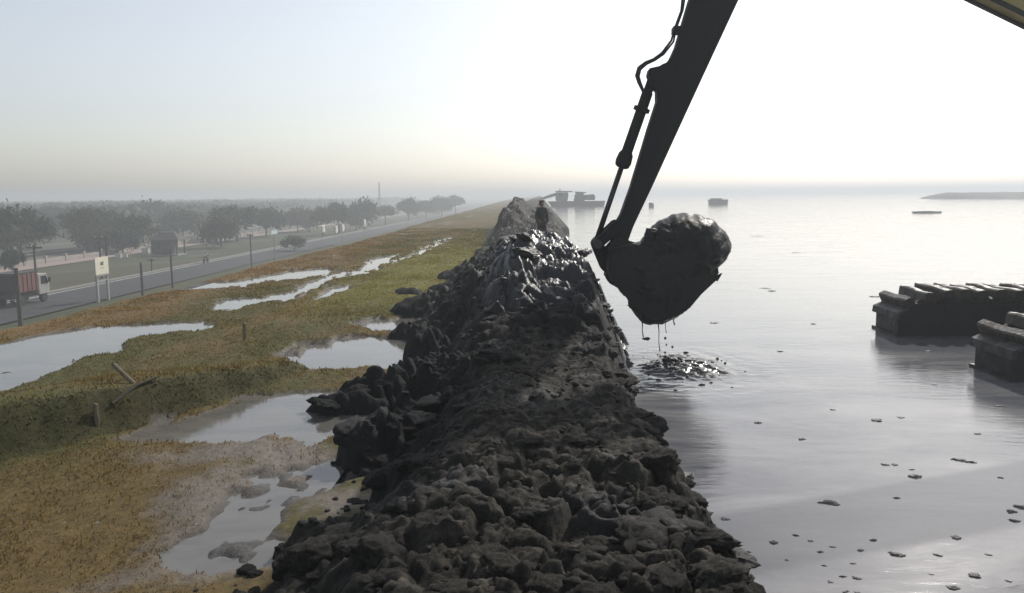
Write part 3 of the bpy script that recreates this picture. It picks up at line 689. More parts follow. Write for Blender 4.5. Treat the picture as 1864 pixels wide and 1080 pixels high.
for (u, v0, r) in [(1211,616,.022),(1213,628,.016),(1197,648,.014),(1224,632,.02),(1178,640,.012)]:
    ob = link('droplet', lump_meshes[2], ml); ob.location = P3(u, v0, EY+rng.uniform(-.2, .2)) - Vector(ml['_o']); ob.scale = (r, r, r*1.5)

# ------------------------------------------------------------------ clods on the dike
clod_meshes = [lump_mesh('clod_shape', M['clod'], 100+i, 4, 0.6+0.06*(i % 5), 0.55) for i in range(14)]
rng = random.Random(11)
placed = 0
spots = []
# clods that can be told apart in the photograph: pixel, size in m
for (u, v, r) in [(660,790,.26),(700,830,.24),(640,815,.2),(745,800,.2),(600,735,.15),(650,722,.16),(700,715,.15),(575,728,.1),(1250,980,.17),(1215,920,.16),(1290,1010,.15),(1180,1000,.18),(1240,858,.11),
                  (590,1060,.22),(640,1050,.16),(540,1050,.13),(760,640,.2),(800,600,.22),(770,570,.18),(830,545,.25),(870,500,.24),(930,500,.33),(905,530,.3),(960,560,.25),(740,545,.12),(860,460,.25),(880,455,.3),(1195,865,.1),(1170,760,.12),(1160,715,.13)]:
    zz = TERR+0.1 if u < 760 else (0.05 if u > 1185 and v < 900 else 1.0)
    p = at_z(u, v, zz); spots.append((p.x, p.y, r))
while len(spots) < 300:
    y = 3.6 + 13*rng.random()**1.7
    k = rng.random()
    if k < 0.5: x = rng.uniform(float(toe_l(y))+0.1, float(toe_r(y))-0.05)
    elif k < 0.8: x = rng.uniform(float(toe_l(y))-0.15, float(top_l(y)))
    else: x = rng.uniform(float(top_r(y))-0.1, float(toe_r(y))+0.02)
    r = min(0.2, max(0.045, rng.lognormvariate(math.log(0.085), 0.42)))
    spots.append((x, y, r))
SX = np.array([s[0] for s in spots]); SY = np.array([s[1] for s in spots])
SZ, SW, _, SG = dike_h(SX, SY)
GZs, _ = ground_h(SX, SY)
for i, (x, y, r) in enumerate(spots):
    ob = link('mud_clod', clod_meshes[rng.randrange(14)], dike)
    z = max(SZ[i], min(GZs[i], 1.0) if x < -1.4 else -9, 0.0)
    ob.location = (x, y, z + r*rng.uniform(-0.3, 0.02))
    ob.scale = (r*rng.uniform(0.9, 1.5), r*rng.uniform(0.8, 1.25), r*rng.uniform(0.5, 0.85))
    ob.rotation_euler = (rng.uniform(-0.3, 0.3), rng.uniform(-0.3, 0.3), rng.uniform(0, 6.28))
    ob['gloss'] = float(SG[i]*0.8)
    ob['wetness'] = float(np.clip(SW[i] + rng.uniform(-0.1, 0.15), 0, 1))
for pi, pn in enumerate(PONT):                      # mud stuck to the pontoons
    y0 = (17.18, 12.98)[pi]
    for k in range(7):
        ob = link('mud_lump', lump_meshes[k % 4], pn); r = rng.uniform(0.04, 0.11)
        ob.location = Vector((7.6+rng.random()**1.5*5.5, y0+rng.choice([0.05, 0.3, 0.7, 1.0])+rng.uniform(-.05, .1), 0.76+rng.uniform(-0.03, 0.03))) - Vector(EX0)
        ob.scale = (r*1.5, r*1.3, r*0.8); ob.rotation_euler = (0, 0, rng.uniform(0, 6))
# crumbs: too many to count
def icosa():
    t = (1+5**0.5)/2
    v = np.array([(-1,t,0),(1,t,0),(-1,-t,0),(1,-t,0),(0,-1,t),(0,1,t),(0,-1,-t),(0,1,-t),(t,0,-1),(t,0,1),(-t,0,-1),(-t,0,1)], float)
    f = np.array([(0,11,5),(0,5,1),(0,1,7),(0,7,10),(0,10,11),(1,5,9),(5,11,4),(11,10,2),(10,7,6),(7,1,8),(3,9,4),(3,4,2),(3,2,6),(3,6,8),(3,8,9),(4,9,5),(2,4,11),(6,2,10),(8,6,7),(9,8,1)])
    return v/np.linalg.norm(v[0]), f
IV, IF = icosa()
nr = np.random.default_rng(4)
n = 2200
cy = 3.2 + 20*nr.random(n)**1.9
cx = toe_l(cy)-0.3 + (toe_r(cy)-toe_l(cy)+0.3)*nr.random(n)
cz, cw, ct, cg = dike_h(cx, cy)
gzz, _ = ground_h(cx, cy)
cz = np.where(cx < -1.4, np.maximum(cz, gzz), cz)
cr = np.clip(nr.lognormal(math.log(0.020), 0.5, n), 0.008, 0.05)
V = IV[None]*(1+0.5*(nr.random((n, 12, 1))-0.5))
V = V*(cr[:, None]*(0.7+0.7*nr.random((n, 3)))*np.array([1.2, 1.2, 0.6]))[:, None, :] + np.stack([cx, cy, cz-cr*0.1], -1)[:, None, :]
F = (IF[None] + (np.arange(n)*12)[:, None, None]).reshape(-1, 3)
me = np_mesh('mud_crumbs', V.reshape(-1, 3), F, M['dike'], True, attrs={'wet': np.repeat(np.clip(cw, 0, 1), 12), 'tone': np.repeat(nr.random(n), 12), 'gloss': np.repeat(cg, 12)})
tag(link('mud_crumbs', me, dike), kind='stuff')

# ------------------------------------------------------------------ grass on the terrace
n = 260000
gy = 3.5 + 62*nr.random(n)**2.3
gx = -10.6 + 8.4*nr.random(n)
keep = np.ones(n, bool)
zg, pm = ground_h(gx, gy)
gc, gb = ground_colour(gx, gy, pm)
dens = 0.35+0.65*sstep(-0.3, 0.3, fbm(gx*1.4, gy*0.9, 201, 4))
dn, _, _, _ = dike_h(gx, gy)
keep = (pm < 0.45) & (nr.random(n) < dens*(1-0.75*np.clip(gb, 0, 1))) & (zg > dn+0.01) & (zg > PUD_Z)
gx, gy, zg, gc = gx[keep], gy[keep], zg[keep], gc[keep]; n = len(gx)
br = berm(gx, gy)
hh = (0.010+0.022*nr.random(n)**2)*(1+2.0*br)*(0.7+0.8*sstep(-0.3, 0.5, fbm(gx*0.9, gy*0.9, 205, 3)))
a = nr.random(n)*6.283; ln = nr.normal(0, 0.6, (n, 2))*hh[:, None]
wd = 0.0022 + 0.0006*gy
ca, sa = np.cos(a)*wd, np.sin(a)*wd
p0 = np.stack([gx-ca, gy-sa, zg-0.01], -1); p1 = np.stack([gx+ca, gy+sa, zg-0.01], -1)
p2 = np.stack([gx+ln[:, 0]*0.4+ca*0.7, gy+ln[:, 1]*0.4+sa*0.7, zg+hh*0.6], -1); p2b = np.stack([gx+ln[:, 0]*0.4-ca*0.7, gy+ln[:, 1]*0.4-sa*0.7, zg+hh*0.6], -1)
p3 = np.stack([gx+ln[:, 0]+ca*0.15, gy+ln[:, 1]+sa*0.15, zg+hh], -1); p3b = np.stack([gx+ln[:, 0]-ca*0.15, gy+ln[:, 1]-sa*0.15, zg+hh], -1)
V = np.stack([p0, p1, p2, p2b, p3, p3b], 1).reshape(-1, 3)
q = np.array([(0, 1, 2, 3), (3, 2, 4, 5)]); Q = (q[None]+(np.arange(n)*6)[:, None, None]).reshape(-1, 4)
tint = np.exp(nr.normal(0, 0.2, (n, 1)))*1.3*np.array([1.15, 1.08, 0.9])
straw = (nr.random((n, 1)) < 0.14)
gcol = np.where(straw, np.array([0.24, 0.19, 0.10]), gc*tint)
m, nt, b = new_mat('grass_blades'); L = nt.links
at = N(nt, 'ShaderNodeAttribute', attribute_name='Col'); L.new(at.outputs['Color'], b.inputs['Base Color']); b.inputs['Roughness'].default_value = 0.7
b.inputs['Specular IOR Level'].default_value = 0.2
tr = N(nt, 'ShaderNodeBsdfTranslucent'); L.new(at.outputs['Color'], tr.inputs['Color'])
ms = N(nt, 'ShaderNodeMixShader'); ms.inputs[0].default_value = 0.5
L.new(b.outputs[0], ms.inputs[1]); L.new(tr.outputs[0], ms.inputs[2]); L.new(ms.outputs[0], nt.nodes['Material Output'].inputs['Surface'])
grass = link('grass', np_mesh('grass', V, Q, m, True, cols={'Col': np.repeat(gcol, 6, axis=0)}))
tag(grass, 'patchy brown and olive grass over the flooded terrace beside the dike', 'grass', kind='stuff')

# ------------------------------------------------------------------ stakes on the terrace
def stake(u, v, h, r, lean, label):
    p = at_z(u, v, TERR+0.2); z = gz(p.x, p.y); p = at_z(u, v, z); z = gz(p.x, p.y)
    t = thing('wooden_stake', (p.x, p.y, z), label, 'stake', 'wooden stakes on the terrace')
    tip = Vector((p.x, p.y, z)) + Vector(lean)*h
    b0 = Vector((p.x, p.y, z-0.12))
    MB().tube([b0, b0.lerp(tip, 0.5)+Vector((0.006, 0, 0)), tip], [r, r*0.97, r*0.9], 8).build('shaft', M['wood'], t, smooth=False)
    MB().tube([tip, tip+Vector(lean)*0.012], [r*0.9, r*0.6], 8).build('cut_top', M['wood'], t)
    return t
stake(444, 618, 0.30, 0.035, (0.06, 0, 1), 'short upright wooden stake on the grass left of the far round puddle')
stake(172, 727, 0.19, 0.03, (0.04, 0, 1), 'short upright wooden stake on the grassy bank near the leaning pole')
lp = at_z(245, 697, TERR+0.3); l2 = at_z(207, 665, TERR+0.62)
lz = gz(lp.x, lp.y); lp = at_z(245, 697, lz)
t = thing('leaning_pole', tuple(lp), 'thick wooden pole leaning at a slant out of the grassy bank', 'pole')
tip = at_y(207, 664, lp.y+0.15)
MB().tube([lp+Vector((0.03, 0, -0.05)), tip], [0.026, 0.028], 8).build('shaft', M['wood'], t)
MB().tube([tip, tip+(tip-lp).normalized()*0.02], [0.028, 0.02], 8).build('cut_end', M['rubber'], t)
lg0 = at_z(203, 722, lz-0.02); lg1 = at_z(288, 693, lz)
t = thing('fallen_log', (lg0.x, lg0.y, gz(lg0.x, lg0.y)), 'thin dark log lying on the grass below the leaning pole', 'log')
a = Vector((lg0.x, lg0.y, gz(lg0.x, lg0.y)+0.05)); b_ = Vector((lg1.x, lg1.y, gz(lg1.x, lg1.y)+0.05))
MB().tube([a, a.lerp(b_, 0.5)+Vector((0, 0.03, 0.05)), b_], [0.02, 0.019, 0.015], 8).build('bark', mat('dark_bark', (0.03, 0.025, 0.015), (0.06, 0.05, 0.03), 12, 0.9, None, 0.4), t)

# ------------------------------------------------------------------ the land below the embankment
M['asphalt'] = mat('asphalt', (0.022, 0.022, 0.026), (0.034, 0.034, 0.038), 0.6, 0.85, None, 0.1, 20)
M['paint'] = mat('road_paint', (0.5, 0.49, 0.45), (0.35, 0.34, 0.32), 2, 0.7)
M['kerb'] = mat('kerb_concrete', (0.30, 0.28, 0.26), (0.22, 0.21, 0.2), 2, 0.85)
def strip(name, x0, x1, y0, y1, z, mt, n=60, parent=None):
    yy = np.geomspace(y0, y1, n); mb = MB()
    v = []; f = []
    for i, y in enumerate(yy):
        v += [(x0, y, z), (x1, y, z)]
        if i: k = 2*i; f.append((k-2, k-1, k+1, k))
    o = mb.add(v, f).build(name, mt, parent)
    if parent is None: tag(o, kind='structure')
    return o
road = strip('road', -47.4, -39.2, 25, 3000, PLAIN+0.10, M['asphalt'])
strip('edge_line', -46.9, -46.6, 25, 900, PLAIN+0.104, M['paint'], 60, road)
kb = MB().box((-47.75, 25, PLAIN-0.05), (-47.4, 900, PLAIN+0.24)).build('kerb', M['kerb'])
tag(kb, kind='structure')
fp = strip('footpath', -70.2, -66.5, 60, 700, PLAIN+0.12, mat('dusty_pink_path', (0.34, 0.255, 0.225), (0.27, 0.21, 0.19), 0.4, 0.9))
railbed = strip('railway_bed', -88, -82, 60, 900, PLAIN+0.25, mat('rail_ballast', (0.16, 0.14, 0.125), (0.11, 0.10, 0.09), 1.2, 0.95))
for x in (-85.6, -84.4):
    MB().box((x-0.05, 60, PLAIN+0.25), (x+0.05, 700, PLAIN+0.42)).build('rail', mat('rail_steel', (0.22, 0.2, 0.19), None, 2, 0.4, metallic=0.6), railbed)

# low wall along the footpath, in bays
M['wall'] = mat('pale_render', (0.42, 0.35, 0.31), (0.32, 0.28, 0.26), 0.8, 0.9)
wl = thing('low_wall', (-70.6, 90, PLAIN), 'long low pinkish wall with pillars along the far side of the road verge', 'wall')
bay = pil = None
yy = 80.0
while yy < 210:
    if bay is None:
        bay = MB().box((-0.1, 0.25, 0), (0.1, 4.75, 0.75)).build('wall_bay', M['wall'], wl, origin=(0, 0, 0)); b1 = bay
        pil = MB().box((-0.2, -0.2, 0), (0.2, 0.2, 1.15)).build('pillar', M['wall'], wl, origin=(0, 0, 0), bevel=0.03); b2 = pil
    else:
        b1 = bay.copy(); b2 = pil.copy()
        for o in (b1, b2): C.objects.link(o); o.parent = wl
    for o in (b1, b2): o.location = (0, yy-90, 0)
    yy += 5.0

# truck going away along the road
M['red'] = mat('faded_red_paint', (0.19, 0.075, 0.055), (0.13, 0.055, 0.045), 1.5, 0.6, None, 0.1)
M['white'] = mat('white_paint', (0.66, 0.65, 0.62), (0.5, 0.49, 0.46), 2, 0.45)
M['dark'] = mat('dark_parts_and_shade', (0.03, 0.03, 0.032), (0.05, 0.045, 0.045), 2, 0.85)
tc_ = at_z(33, 560, PLAIN+0.1)
TX, TY = tc_.x, tc_.y
trk = thing('cargo_truck', (TX-1.1, TY, PLAIN+0.1), 'red cargo truck with a shaded dark rear driving along the road at the far left', 'truck')
Z0 = PLAIN+0.1
bx = MB().box((TX-2.2, TY, Z0+1.15), (TX, TY+3.0, Z0+2.75)).build('cargo_box', M['red'], trk, bevel=0.03)
MB().box((TX-2.12, TY-0.02, Z0+1.2), (TX-0.08, TY-0.003, Z0+2.7)).build('rear_door', M['dark'], bx)  # dark colour stands in for shade on the truck's rear
for k in range(5): MB().box((TX+0.002, TY+0.3+k*0.6, Z0+1.2), (TX+0.05, TY+0.37+k*0.6, Z0+2.72)).build('side_rib', M['red'], bx)
MB().box((TX-2.24, TY-0.03, Z0+2.752), (TX+0.04, TY+3.03, Z0+2.82)).build('top_rail', M['dark'], bx)
MB().box((TX-1.9, TY-0.05, Z0+0.65), (TX-0.3, TY+4.6, Z0+0.9)).build('chassis', M['dark'], trk)
MB().box((TX-1.95, TY+0.1, Z0+0.9), (TX-0.25, TY+3.0, Z0+1.14)).build('subframe', M['dark'], trk)
M['cabwhite'] = mat('dusty_cab_paint', (0.42, 0.41, 0.39), (0.3, 0.29, 0.28), 2, 0.5)
cb = MB().prism([(TY+3.15,Z0+0.7),(TY+4.7,Z0+0.7),(TY+4.75,Z0+1.5),(TY+4.4,Z0+2.5),(TY+3.15,Z0+2.55)], TX-2.1, TX-0.05, axis='x').build('cab', M['cabwhite'], trk, bevel=0.06)
MB().prism([(TY+3.5,Z0+1.6),(TY+4.55,Z0+1.6),(TY+4.3,Z0+2.3),(TY+3.5,Z0+2.3)], TX-0.046, TX-0.03, axis='x').build('cab_window', M['glass'], cb)
MB().box((TX-0.02, TY+4.5, Z0+1.7), (TX+0.2, TY+4.56, Z0+2.1)).build('mirror', M['dark'], cb)
def wheel_x(c, r, w, parent, flip=1):
    t = MB().tube([(c[0]-w/2, c[1], c[2]), (c[0]+w/2, c[1], c[2])], r, 20).build('wheel', M['rubber'], parent)
    MB().tube([(c[0]+flip*w/2, c[1], c[2]), (c[0]+flip*(w/2+0.02), c[1], c[2])], r*0.55, 14).build('rim', M['lip'], t)
for xx, fl in ((TX-0.25, 1), (TX-1.95, -1)):
    for yy in (TY+0.9, TY+4.0): wheel_x((xx, yy, Z0+0.42), 0.42, 0.28, trk, fl)
for xx in (TX-2.0, TX-0.2): MB().box((xx-0.12, TY-0.06, Z0+0.92), (xx+0.12, TY-0.021, Z0+1.06)).build('tail_lamp', M['red'], trk)
MB().box((TX-2.0, TY-0.05, Z0+0.25), (TX-1.6, TY-0.03, Z0+0.62)).build('mud_flap', M['rubber'], trk)
MB().box((TX-0.6, TY-0.05, Z0+0.25), (TX-0.2, TY-0.03, Z0+0.62)).build('mud_flap', M['rubber'], trk)

# cream signboard on two legs at the road edge
M['cream'] = mat('cream_board', (0.80, 0.76, 0.60), (0.72, 0.68, 0.54), 3, 0.6)
M['galv'] = mat('grey_post', (0.34, 0.35, 0.33), (0.28, 0.29, 0.28), 4, 0.6)
SXX = at_z(190, 548, PLAIN).x
l0, l1 = at_x(179, 548, SXX), at_x(198, 548, SXX); D = (l0.y+l1.y)/2
zt, zb_ = at_x(185, 469, SXX).z, at_x(185, 499, SXX).z
t = thing('roadside_signboard', (SXX, D, PLAIN), 'cream signboard with a small dark emblem on two pale legs beside the road', 'sign')
for q_ in (l0, l1):
    MB().box((SXX-0.08, q_.y-0.12, PLAIN-0.2), (SXX+0.08, q_.y+0.12, zt)).build('leg', M['galv'], t)
bd = MB().box((SXX+0.085, l0.y-0.35, zb_), (SXX+0.15, l1.y+0.1, zt+0.05)).build('board', M['cream'], t, bevel=0.01)
MB().box((SXX+0.085, l0.y-0.4, zb_-0.14), (SXX+0.17, l1.y+0.15, zb_-0.02)).build('bottom_rail', M['galv'], t)
MB().box((SXX-0.05, l0.y, zb_-0.62), (SXX+0.05, l1.y, zb_-0.5)).build('cross_bar', M['galv'], t)
cy_, cz_ = D-0.12, zb_+(zt-zb_)*0.62; ink = mat('sign_ink', (0.08, 0.08, 0.07), None, 2, 0.7)
MB().prism([(cy_-0.28,cz_-0.14),(cy_-0.24,cz_+0.06),(cy_-0.34,cz_+0.2),(cy_-0.08,cz_+0.15),(cy_+0.08,cz_+0.22),(cy_+0.32,cz_+0.18),(cy_+0.2,cz_+0.04),(cy_+0.26,cz_-0.14),(cy_+0.04,cz_-0.08)], SXX+0.152, SXX+0.158, axis='x').build('emblem', ink, bd)
for k, (w_, dz_) in enumerate(((0.7, 0.28), (0.85, 0.38))):
    MB().box((SXX+0.152, cy_-w_/2, cz_-dz_-0.025), (SXX+0.157, cy_+w_/2, cz_-dz_+0.02)).build('text_line', mat('sign_text', (0.5, 0.48, 0.4), None, 2, 0.7), bd)
# small blue-white road sign further on
t = thing('road_sign', tuple(at_x(500, 470, -37.2)), 'small pale blue road sign on a single post beside the hazy trees', 'sign')
q0 = at_x(498, 423, -37.2); gzr = PLAIN
t.location.z = gzr; t['_o'] = tuple(t.location)
MB().tube([(q0.x, q0.y, gzr-0.2), (q0.x, q0.y, q0.z+0.3)], 0.06, 8).build('post', M['galv'], t)
MB().box((q0.x+0.065, q0.y-1.3, q0.z-0.26), (q0.x+0.095, q0.y+1.3, q0.z+0.26)).build('panel', mat('pale_blue_panel', (0.55, 0.66, 0.72), None, 2, 0.5), t)
# upright white banners
for i, (u, v0, v1, lab) in enumerate([(664, 400, 414, 'tall bright white banner, rightmost of the roadside banners among the trees'), (624, 409, 423, 'white upright banner, second from the right among the tree trunks'),
                                     (612, 412, 425, 'white upright banner between tree trunks, third from the right'), (588, 410, 424, 'pale upright banner, leftmost of those among the tree trunks')]):
    q0 = at_x(u, v1, -37.5); q1 = at_y(u, v0, q0.y)
    t = thing('roadside_banner', (q0.x, q0.y, PLAIN), lab, 'banner', 'white banners along the road')
    MB().tube([(q0.x, q0.y-1.06, PLAIN-0.2), (q0.x, q0.y-1.06, q1.z+0.2)], 0.04, 8).build('pole', M['galv'], t)
    v = []; f = []
    for k in range(7):
        zz = q0.z + (q1.z-q0.z)*k/6
        yo = 0.06*math.sin(k*1.1+i)
        v += [(q0.x+yo*0.3, q0.y-1.0, zz), (q0.x+yo, q0.y+0.2, zz), (q0.x-yo, q0.y+1.3, zz)]
        if k:
            b0 = 3*k; f += [(b0-3, b0-2, b0+1, b0), (b0-2, b0-1, b0+2, b0+1)]
    ob = MB().add(v, f).build('cloth', M['white'], t, smooth=True); sm = ob.modifiers.new('thick', 'SOLIDIFY'); sm.thickness = 0.01
# utility poles
M['pole'] = mat('pole_dark', (0.07, 0.06, 0.05), (0.11, 0.1, 0.085), 4, 0.85)
def upole(u, vtop, x, label, r=0.13, arm=1.6, double=False, ztop=None):
    q0 = at_x(u, vtop, x)
    t = thing('utility_pole', (x, q0.y, PLAIN), label, 'pole', 'utility poles by the road')
    for s in ((0, 0.75) if double else (0,)):
        MB().tube([(x+s, q0.y, PLAIN-0.3), (x+s, q0.y, q0.z)], [r, r*0.75], 10).build('shaft', M['pole'], t)
    if arm:
        c = 0.37 if double else 0
        MB().box((x+c-arm/2, q0.y-0.08, q0.z-0.35), (x+c+arm/2, q0.y+0.06, q0.z-0.2)).build('cross_arm', M['pole'], t)
        for s in (-0.42, 0, 0.42):
            MB().tube([(x+c+s*arm, q0.y, q0.z-0.2), (x+c+s*arm, q0.y, q0.z+0.02)], [0.06, 0.04], 8).build('insulator', M['galv'], t)
    return t
upole(61, 446, -49.2, 'slim utility pole with cross arm rising behind the red truck')
upole(180, 430, -50.2, 'twin utility pole rising directly behind the cream signboard', 0.12, 2.0, True)
upole(29, 488, -37.0, 'dark stout utility pole standing in front of the red truck', 0.17, 0)
upole(256, 478, -37.2, 'short dark roadside post just right of the cream signboard', 0.14, 0)
upole(275, 470, -48.6, 'thin utility pole beside the dark hut', 0.1, 0.9)
upole(310, 455, -37.4, 'dark bare post in front of the dark hut', 0.12, 0)
upole(455, 425, -37.3, 'thin pole left of the small blue road sign', 0.1, 0.8)
# mast far back
q0 = at_y(690, 332, 300)
t = thing('radio_mast', (q0.x, 300, PLAIN), 'tall thin lattice mast above the hazy trees', 'mast')
for ax, ay in ((-0.25, -0.15), (0.25, -0.15), (0, 0.28)):
    MB().tube([(q0.x+ax*2, 300+ay*2, PLAIN), (q0.x+ax*0.4, 300+ay*0.4, q0.z)], 0.07, 6).build('leg', M['galv'], t)
for k in range(10):
    f_ = k/10.0; s = 2-1.6*f_; z = PLAIN+1+(q0.z-PLAIN-1)*f_
    MB().tube([(q0.x-0.25*s, 300-0.15*s, z), (q0.x+0.25*s, 300-0.15*s, z+0.7), (q0.x, 300+0.28*s, z+1.2)], 0.045, 5).build('brace', M['galv'], t)
# dark hut by the road
hb = at_z(300, 466, PLAIN); HX, HY = hb.x, hb.y
hut = thing('roadside_hut', (HX, HY, PLAIN), 'dark open roadside hut with a hipped roof beyond the signboard', 'hut')
M['hutw'] = mat('dark_boards', (0.045, 0.042, 0.04), (0.07, 0.062, 0.055), 1.5, 0.85)
MB().box((HX-2.2, HY-0.2, PLAIN-0.1), (HX+2.2, HY+3.2, PLAIN+0.2)).build('floor_slab', M['kerb'], hut)
w = MB().box((HX-2.1, HY, PLAIN+0.2), (HX+0.9, HY+3.0, PLAIN+2.5)).build('wall', M['hutw'], hut)
MB().box((HX-1.5, HY-0.03, PLAIN+1.1), (HX-0.6, HY-0.003, PLAIN+2.0)).build('window', M['glass'], w)
MB().box((HX-0.2, HY-0.04, PLAIN+0.2), (HX+0.6, HY-0.003, PLAIN+2.1)).build('door', M['dark'], w)
for yy in (HY+0.1, HY+2.9): MB().box((HX+1.9, yy-0.1, PLAIN+0.2), (HX+2.1, yy+0.1, PLAIN+2.5)).build('post', M['hutw'], hut)
rf = MB().add([(HX-2.6,HY-0.5,PLAIN+2.5),(HX+2.6,HY-0.5,PLAIN+2.5),(HX+2.6,HY+3.5,PLAIN+2.5),(HX-2.6,HY+3.5,PLAIN+2.5),(HX-1.0,HY+1.5,PLAIN+3.7),(HX+1.0,HY+1.5,PLAIN+3.7)],
         [(0,1,5,4),(1,2,5),(2,3,4,5),(3,0,4),(3,2,1,0)]).build('roof', M['hutw'], hut)
MB().box((HX-1.1,HY+1.4,PLAIN+3.66),(HX+1.1,HY+1.6,PLAIN+3.8)).build('ridge_cap', M['galv'], rf)
# white crates / goods in front of the wall near the hut
for i, (u, v, s, lab) in enumerate([(266, 460, 0.9, 'white stall box standing beside the dark hut'), (277, 458, 1.1, 'pale blue stall box nearest the dark hut'), (216, 468, 0.7, 'white box lying by the low pinkish wall'), (228, 467, 0.6, 'small white box next to another by the pinkish wall')]):
    q0 = at_z(u, v+2, PLAIN)
    t = thing('stall_box', (q0.x, q0.y, PLAIN), lab, 'box', 'stall boxes by the wall')
    MB().box((q0.x-s*0.6, q0.y-s*0.4, PLAIN), (q0.x+s*0.6, q0.y+s*0.4, PLAIN+s*0.95)).build('body', M['white'] if i != 1 else mat('pale_blue_box', (0.5, 0.6, 0.68), None, 2, 0.6), t, bevel=0.03)
    MB().box((q0.x-s*0.66, q0.y-s*0.46, PLAIN+s*0.955), (q0.x+s*0.66, q0.y+s*0.46, PLAIN+s*1.05)).build('lid', M['galv'], t)

# ------------------------------------------------------------------ trees below the embankment
m, nt, b = new_mat('foliage'); L = nt.links
at = N(nt, 'ShaderNodeAttribute', attribute_name='Col'); L.new(at.outputs['Color'], b.inputs['Base Color']); b.inputs['Roughness'].default_value = 0.65; b.inputs['Specular IOR Level'].default_value = 0.2
tr = N(nt, 'ShaderNodeBsdfTranslucent'); L.new(at.outputs['Color'], tr.inputs['Color'])
ms = N(nt, 'ShaderNodeMixShader'); ms.inputs[0].default_value = 0.25
L.new(b.outputs[0], ms.inputs[1]); L.new(tr.outputs[0], ms.inputs[2]); L.new(ms.outputs[0], nt.nodes['Material Output'].inputs['Surface'])
M['leaf'] = m
M['bark'] = mat('bark', (0.06, 0.05, 0.04), (0.11, 0.095, 0.075), 3, 0.9, None, 0.4, 12, stretch=(1, 1, 0.3))
def crown_mesh(seed, clumps, per, flat, base_z, leaf):
    r = np.random.default_rng(seed)
    d = r.normal(size=(clumps, 3)); d /= np.linalg.norm(d, axis=1)[:, None]
    d[:, 2] = np.where(d[:, 2] < -0.25, -d[:, 2]*0.6, d[:, 2])
    cc = d*(0.35+0.6*r.random((clumps, 1)))*np.array([1, 1, flat])
    cc += r.normal(0, 0.08, cc.shape)
    cs = 0.16+0.22*r.random(clumps)
    p = cc[:, None, :] + r.normal(0, 1, (clumps, per, 3))*cs[:, None, None]*np.array([0.62, 0.62, 0.42])
    p = p.reshape(-1, 3); n = len(p)
    a = r.normal(size=(n, 3)); a /= np.linalg.norm(a, axis=1)[:, None]
    b2 = np.cross(a, r.normal(size=(n, 3))); b2 /= np.linalg.norm(b2, axis=1)[:, None]
    s = leaf*(0.6+0.8*r.random((n, 1)))
    V = np.stack([p-a*s-b2*s*0.5, p+a*s-b2*s*0.35, p+a*s*0.8+b2*s*0.5, p-a*s*0.7+b2*s*0.6], 1)
    V[..., 2] += base_z
    Q = np.arange(n*4).reshape(n, 4)
    shade = np.repeat(0.75+0.5*r.random(clumps), per)[:, None]*np.exp(r.normal(0, 0.18, (n, 1)))
    tint = {1: (0.045, 0.060, 0.028), 2: (0.036, 0.052, 0.030), 3: (0.055, 0.062, 0.030), 4: (0.042, 0.050, 0.026)}[seed]
    col = np.array(tint)*shade
    return np_mesh('crown', V.reshape(-1, 3), Q, M['leaf'], False, cols={'Col': np.repeat(col, 4, axis=0)})
CROWNS = [crown_mesh(1, 34, 120, 0.62, 0, 0.06), crown_mesh(2, 32, 140, 0.5, 0, 0.06), crown_mesh(3, 40, 120, 0.85, 0, 0.056), crown_mesh(4, 28, 140, 0.4, 0, 0.065)]
def trunk_mesh(seed):
    r = random.Random(seed); mb = MB()
    pts = [Vector((0, 0, -0.05)), Vector((r.uniform(-.03, .03), r.uniform(-.03, .03), 0.3)), Vector((r.uniform(-.06, .06), r.uniform(-.06, .06), 0.62))]
    mb.tube(pts, [0.035, 0.026, 0.02], 9)
    for k in range(6):
        a = k*1.05+r.uniform(-.3, .3); st = pts[1].lerp(pts[2], r.uniform(0.2, 1.0))
        e = st + Vector((math.cos(a)*r.uniform(.16, .3), math.sin(a)*r.uniform(.16, .3), r.uniform(.12, .28)))
        mb.tube([st, st.lerp(e, 0.5)+Vector((0, 0, 0.03)), e], [0.015, 0.010, 0.004], 6)
    me = bpy.data.meshes.new('trunk'); me.from_pydata(mb.v, [], mb.f); me.materials.append(M['bark']); return me
TRUNKS = [trunk_mesh(k) for k in range(3)]
def tree(u, vtop, wpx, y, kind, label, name='broadleaf_tree', cat='tree', group='trees below the embankment', low=0.0):
    c = at_y(u, vtop, y); Ht = c.z-PLAIN; rad = wpx/FPX*y/2
    t = thing(name, (c.x, y, PLAIN), label, cat, group)
    tk = link('trunk', TRUNKS[(kind+int(u)) % 3], t); tk.scale = (Ht*1.0, Ht*1.0, Ht*0.95)
    cr = link('crown', CROWNS[kind], t)
    flat = (0.62, 0.5, 0.85, 0.4)[kind]; hz_ = Ht*0.43 if low == 0 else Ht*low
    cr.scale = (rad, rad, hz_/flat*0.9); cr.location = (0, 0, Ht-hz_*1.05); cr.rotation_euler = (0, 0, (u*0.7) % 6.28)
    return t
